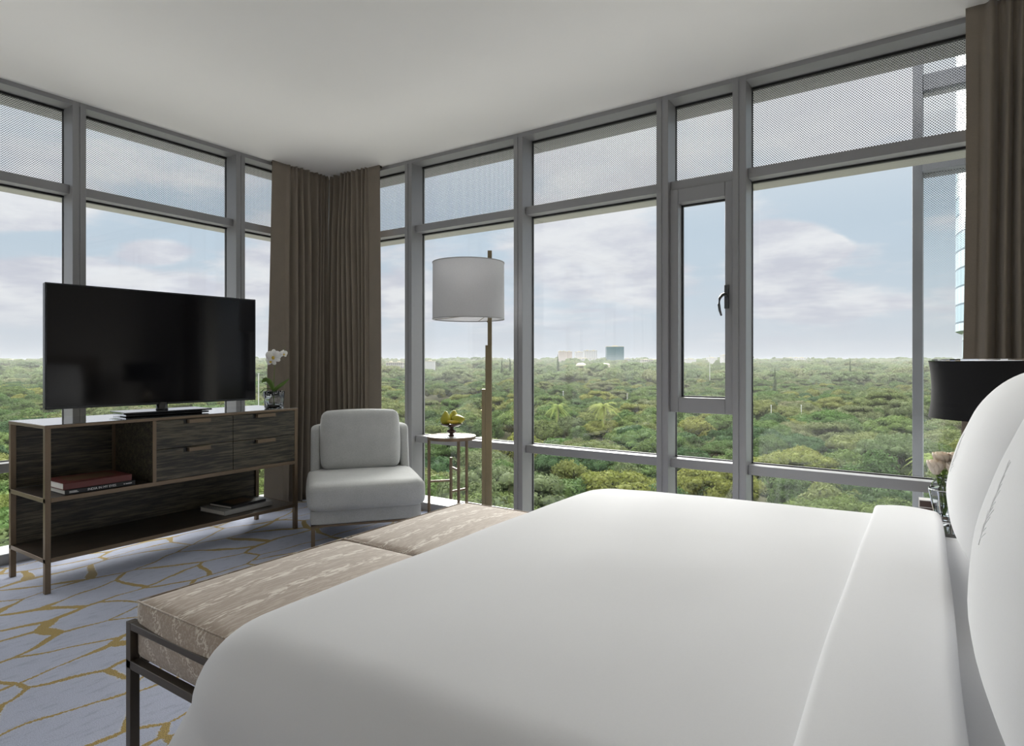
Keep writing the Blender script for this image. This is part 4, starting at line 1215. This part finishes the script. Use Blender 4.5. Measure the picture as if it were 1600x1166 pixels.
while Y < 520:
    step = 8.6
    X = -Y * .95 - 10
    while X < Y * .95 + 10:
        x, y = X + tree_rng.uniform(-3, 3), Y + tree_rng.uniform(-3, 3)
        if not blocked(x, y): a, b = cw(x, y); pts.append((a, b, gz(y) + hump(x, y) + tree_rng.uniform(-1.4, 1.2)))
        X += step * 1.12
    Y += step
wood_stuff('woodland', pts, MIDP, 'green woodland filling the middle distance beyond the windows', (.75, 1.2))
pts = []
Y = 520.0
while Y < 2300:
    step = 13 + (Y - 520) * .012
    X = -Y * .93 - 10
    while X < Y * .93 + 10:
        x, y = X + tree_rng.uniform(-6, 6), Y + tree_rng.uniform(-5, 5)
        a, b = cw(x, y); pts.append((a, b, gz(y) + hump(x, y) + tree_rng.uniform(-2.5, 1.8)))
        X += step * 1.0
    Y += step
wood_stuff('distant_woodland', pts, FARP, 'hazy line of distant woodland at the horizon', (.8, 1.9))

# dry field and its pale edge
def ground_patch(name, label, pts_, z_, mat, cat):
    bm = bmesh.new(); vs = [bm.verts.new((*cw(X, Yy), z_)) for X, Yy in pts_]; f = bm.faces.new(vs)
    r_ = bmesh.ops.extrude_face_region(bm, geom=[f]); bmesh.ops.translate(bm, verts=[e for e in r_['geom'] if isinstance(e, bmesh.types.BMVert)], vec=(0, 0, -1.5))
    return tag(obj(name, bm, mat), label, cat)
ground_patch('field', 'dry yellow sports field among the trees, seen behind the floor lamp', [(-62, 300), (8, 300), (4, 350), (-2, 392), (-40, 396), (-66, 392)], GZ + .9, sandm, 'field')

# palms
def palm(label, X, Yy, s, seed):
    a, b = cw(X, Yy); t = thing('palm_tree', label, 'palm tree', (a, b, gz(Yy))); rnd = random.Random(seed)
    t.scale = (s, s, s)
    obj('trunk', tube([(0, 0, 0), (.2, 0, 5), (.1, .1, 10.2)], [.28, .22, .16], 8), bark, t, smooth=True)
    bm = bmesh.new()
    for i in range(26):
        az = i * 2.4; el = rnd.uniform(-.5, 1.1); L = rnd.uniform(3.0, 3.9)
        rows = []
        for j in range(10):
            q_ = j / 9
            rr = L * q_ * math.cos(el * .6); zz = 10.3 + L * math.sin(el) * q_ - 2.6 * q_ * q_
            c = Vector((rr * math.cos(az), rr * math.sin(az), zz)); sd_ = Vector((-math.sin(az), math.cos(az), 0)); wd = .60 * math.sin(math.pi * (q_ * .85 + .1))
            rows.append((c, sd_, wd))
        for (c, s1, w1), (c2, s2, w2) in zip(rows, rows[1:]):
            for sg in (-1, 1):
                for h_ in (0, .5):
                    e1 = c.lerp(c2, h_); e2 = c.lerp(c2, h_ + .38)
                    tip = e2 + s1 * sg * w1 + Vector((0, 0, -.35 * w1)) + (c2 - c) * .5
                    bm.faces.new([bm.verts.new(e1), bm.verts.new(e2), bm.verts.new(tip)])
    obj('fronds', bm, palm_leaf, t)
palm('palm tree left of centre in the tall window, behind the spreading crowns', 14, 190, 1.25, 1)
palm('larger palm tree near the middle of the tall window', 26, 176, 1.35, 2)
palm('palm tree seen through the right-hand outer glass screen', 68, 100, 1.05, 3)

# dark conifers standing above the far treeline
conm = leafmat('conifer_needles', [srgb(62, 76, 56), srgb(70, 82, 60)])
def conifer(label, px, ytop, Y, r):
    X = (px - 800) / 965 * Y
    a, b = cw(X, Y); base = gz(Y); H_ = 1.17 + (568 - ytop) / 965 * Y - base
    t = thing('conifer', label, 'tree', (a, b, base))
    g = random.Random(px); bm = bmesh.new()
    for i in range(9):
        z0 = H_ * (.30 + .075 * i); rr = r * (1 - i / 9.5) * g.uniform(.85, 1.15)
        lathe([(rr, z0), (rr * .55, z0 + H_ * .05), (.1, z0 + H_ * .13)], 9, bm, (g.uniform(-.3, .3), g.uniform(-.3, .3), 0), cap=False)
    obj('crown', bm, conm, t)
    obj('trunk', lathe([(.5, 0), (.3, H_ * .5)], 8), bark, t)
conifer('dark pointed conifer in front of the cream high-rises', 872, 555, 640, 3.4)
conifer('dark pointed conifer on the treeline just right of the floor lamp pole', 797, 560, 560, 3.0)
conifer('small dark conifer on the treeline between lamp pole and tall window', 784, 562, 560, 3.2)
conifer('dark conifer on the treeline near the middle of the widest window', 1328, 562, 520, 2.4)
conifer('short dark conifer at the left of the widest window', 1211, 576, 330, 2.2)

# far buildings
def facade(name, wallc, winc, cols, rows, rough=.6, gap=.25):
    m, k = new_mat(name)
    oc = k.node('ShaderNodeTexCoord').outputs['Generated']
    s = k.node('ShaderNodeSeparateXYZ', ins={0: oc})
    h = k.math('ADD', s.outputs[0], k.math('MULTIPLY', s.outputs[1], .5))
    fx = k.math('FRACT', k.math('MULTIPLY', h, cols)); fz = k.math('FRACT', k.math('MULTIPLY', s.outputs[2], rows))
    a = k.math('MULTIPLY', k.math('GREATER_THAN', fx, gap), k.math('GREATER_THAN', fz, gap))
    out(k, princ(k, Base_Color=k.mix(a, wallc, winc), Roughness=rough).outputs[0]); return m
f_white = facade('white_tower_facade', srgb(196, 195, 196), srgb(150, 152, 160), 7, 14)
f_pink = facade('cream_tower_facade', srgb(190, 178, 172), srgb(146, 140, 142), 6, 16)
f_teal = facade('teal_glass_facade', srgb(92, 118, 126), srgb(72, 102, 112), 14, 13, .2, .12)
f_conc = facade('concrete_facade', srgb(168, 166, 162), srgb(110, 110, 114), 8, 5)
paleroof = simple('pale_roof', srgb(190, 184, 168), .8, nscale=.2, var=.06)
def at(px, Y): return (px - 800) / 965 * Y
def building(label, px0, px1, ytop, Y, mat, depth=16, zb=None, roofparts=1, cat='building'):
    X0, X1 = at(px0, Y), at(px1, Y); zt = 1.17 + (568 - ytop) / 965 * Y
    a, b = cw((X0 + X1) / 2, Y); base = gz(Y) if zb is None else zb
    t = thing('apartment_tower' if cat == 'building' else 'building', label, cat, (a, b, base), FY)
    w2 = (X1 - X0) / 2
    obj('walls', bx(-w2, w2, 0, depth, 0, zt - base), mat, t)
    bm = bmesh.new()
    for i in range(roofparts):
        c = -w2 + (i + .5) * 2 * w2 / roofparts; box(bm, c - w2 * .3 / roofparts, c + w2 * .3 / roofparts, 3, 8, zt - base, zt - base + max(1.2, (zt - base) * .04))
    box(bm, -w2 - .3, w2 + .3, -.3, depth + .3, zt - base - .6, zt - base + .2)
    obj('roof', bm, paleroof, t)
    return t
FARY = 1250
building('cream high-rise, leftmost of the far towers in the tall window', 873, 884, 549, FARY, f_pink, roofparts=2)
building('cream high-rise beside the leftmost far tower in the tall window', 885, 894, 549.5, FARY + 60, f_pink)
building('slim white tower in the middle of the far tower cluster', 899, 911, 550, FARY + 30, f_white)
building('widest white tower, next to the teal office block', 913, 933, 548, FARY, f_white, roofparts=2)
building('low pale block in front of the far white towers', 891, 930, 560, FARY - 60, f_white)
building('teal glass office block on the horizon', 948, 975, 541.5, FARY - 40, f_teal, cat='office block')
building('small grey block right of the teal office block', 978, 984, 560, FARY, f_conc)
building('long pale low building at the right edge of the tall window', 1003, 1030, 562, FARY - 150, f_conc, roofparts=2)
building('white block between the trees at the left of the narrow opening window', 1072, 1088, 561, FARY, f_white)
building('pale tower, left of two in the narrow opening window', 1107, 1121, 559, FARY + 30, f_white)
building('slim pale tower, right of two in the narrow opening window', 1129, 1142, 555, FARY + 10, f_white, roofparts=2)
building('small white block on the horizon in the widest window', 1232, 1259, 559, FARY + 80, f_white, roofparts=3)
building('white stepped block right of the corner curtains', 603, 628, 566, 700, f_conc, roofparts=2)
building('white block on the horizon behind the floor lamp', 664, 678, 564, 800, f_white)
building('pale block on the horizon in the far left window', 8, 34, 562, FARY, f_white, roofparts=2)
# water towers
def dome_tower(label, px, ytop, Y, r, hgt, stem):
    a, b = cw(at(px, Y), Y); zt = 1.17 + (568 - ytop) / 965 * Y; base = gz(Y)
    t = thing('water_tower', label, 'water tower', (a, b, base)); H_ = zt - base
    if stem: obj('tank', lathe([(r * .55, H_ - hgt * .55), (r, H_ - hgt * .5), (r, H_ - hgt * .35), (r * .8, H_ - hgt * .12), (r * .35, H_), (0, H_)], 24), paleroof, t, smooth=True); obj('shaft', lathe([(r * .5, 0), (r * .45, H_ - hgt * .5)], 20), paleroof, t, smooth=True)
    else: obj('tank', lathe([(r, H_ - hgt), (r, H_ - hgt * .2), (r * .6, H_ - hgt * .04), (0, H_)], 24), paleroof, t); obj('shaft', lathe([(r * .3, 0), (r * .3, H_ - hgt)], 12), paleroof, t)
dome_tower('pale mushroom-shaped water tower rising from the far trees', 908, 567, 640, 5.4, 7.5, True)
dome_tower('pale cylindrical water tank rising from the far trees', 945, 567.5, 640, 5.4, 6.5, False)
# low roofs among the near trees
for i, (px, py, Y, w2, d, cat, lb, c) in enumerate(((1322, 703, 162, 3.6, 7, 'shed', 'pale blue-white roof among the trees, left of two in the widest window', srgb(196, 206, 216)),
        (1352, 703, 158, 3.0, 6, 'shed', 'white roof among the trees, right of two in the widest window', srgb(224, 222, 220)),
        (735, 688, 150, 5.0, 7, 'shed', 'white roof among the trees beside the brass floor lamp', srgb(228, 228, 230)),
        (1305, 668, 208, 3.5, 8, 'shed', 'cream roof among the trees in the widest window', srgb(214, 196, 160)))):
    X = at(px, Y); a, b = cw(X, Y); zt = 1.17 - (py - 568) / 965 * Y; base = gz(Y)
    t = thing('shed', lb, cat, (a, b, base), FY + .3 * i)
    obj('walls', bx(-w2, w2, -d / 2, d / 2, 0, zt - base - 1), simple('shed_wall', srgb(170, 164, 152), .9), t)
    bm = bmesh.new()
    hh = zt - base
    vs = [bm.verts.new(p) for p in ((-w2 - .4, -d / 2 - .4, hh - 1.2), (w2 + .4, -d / 2 - .4, hh - 1.2), (w2 + .4, d / 2 + .4, hh - 1.2), (-w2 - .4, d / 2 + .4, hh - 1.2), (-w2 - .4, 0, hh + .6), (w2 + .4, 0, hh + .6))]
    for f in ((0, 1, 5, 4), (2, 3, 4, 5), (0, 4, 3), (1, 2, 5), (3, 2, 1, 0)): bm.faces.new([vs[q] for q in f])
    obj('roof', bm, simple('shed_roof', c, .6), t)
# light masts
mastm = simple('mast_paint', srgb(190, 192, 190), .6)
for i, (px, y0, Y, lb) in enumerate(((880, 612, 330, 'thin pale light mast left of the palms in the tall window'), (980, 616, 330, 'thin pale light mast right of the palms in the tall window'),
        (1205, 634, 200, 'thin pale light mast at the left of the widest window'), (1252, 634, 200, 'thin pale light mast near the middle of the widest window'),
        (1109, 556, 500, 'tall pale mast in the narrow opening window'), (404, 585, 120, 'pale mast seen between the television and the corner curtain'))):
    a, b = cw(at(px, Y), Y); base = gz(Y); zt = 1.17 - (y0 - 568) / 965 * Y
    t = thing('light_mast', lb, 'mast', (a, b, base))
    r = .05 + Y * .00035
    obj('pole', tube([(0, 0, 0), (0, 0, zt - base)], r, 8), mastm, t)
    obj('lamp_head', bx(-r * 1.6, r * 1.6, -r, r, zt - base, zt - base + r * 2), mastm, t, rot=(0, 0, FY))

# curved glass tower beside the hotel
tX, tY, tr = 64, 62, 13.0
a, b = cw(59.8, 60)
gt = thing('glass_tower', 'curved blue glass tower seen beside the right-hand curtain', 'tower', (a, b, GZ))
def tower_mat():
    m, k = new_mat('curved_tower_glass')
    oc = k.node('ShaderNodeTexCoord').outputs['Object']; s = k.node('ShaderNodeSeparateXYZ', ins={0: oc})
    fz = k.math('FRACT', k.math('DIVIDE', s.outputs[2], 1.9))
    ang = k.math('FRACT', k.math('MULTIPLY', k.math('ARCTAN2', s.outputs[1], s.outputs[0]), 12))
    ln = k.math('MAXIMUM', k.math('LESS_THAN', fz, .10), k.math('LESS_THAN', ang, .06))
    band = k.math('GREATER_THAN', k.math('FRACT', k.math('DIVIDE', s.outputs[2], 3.8)), .5)
    c = k.mix(band, srgb(176, 198, 210), srgb(206, 220, 228)); c = k.mix(ln, c, srgb(110, 126, 138))
    out(k, princ(k, Base_Color=c, Roughness=.15).outputs[0]); return m
tm_ = tower_mat()
obj('upper_floors', lathe([(13.2, 29.4), (13.6, 29.6), (13.6, 62)], 96), tm_, gt, smooth=False)
obj('lower_floors', lathe([(13.0, 0), (13.0, 29.5)], 96), tm_, gt)
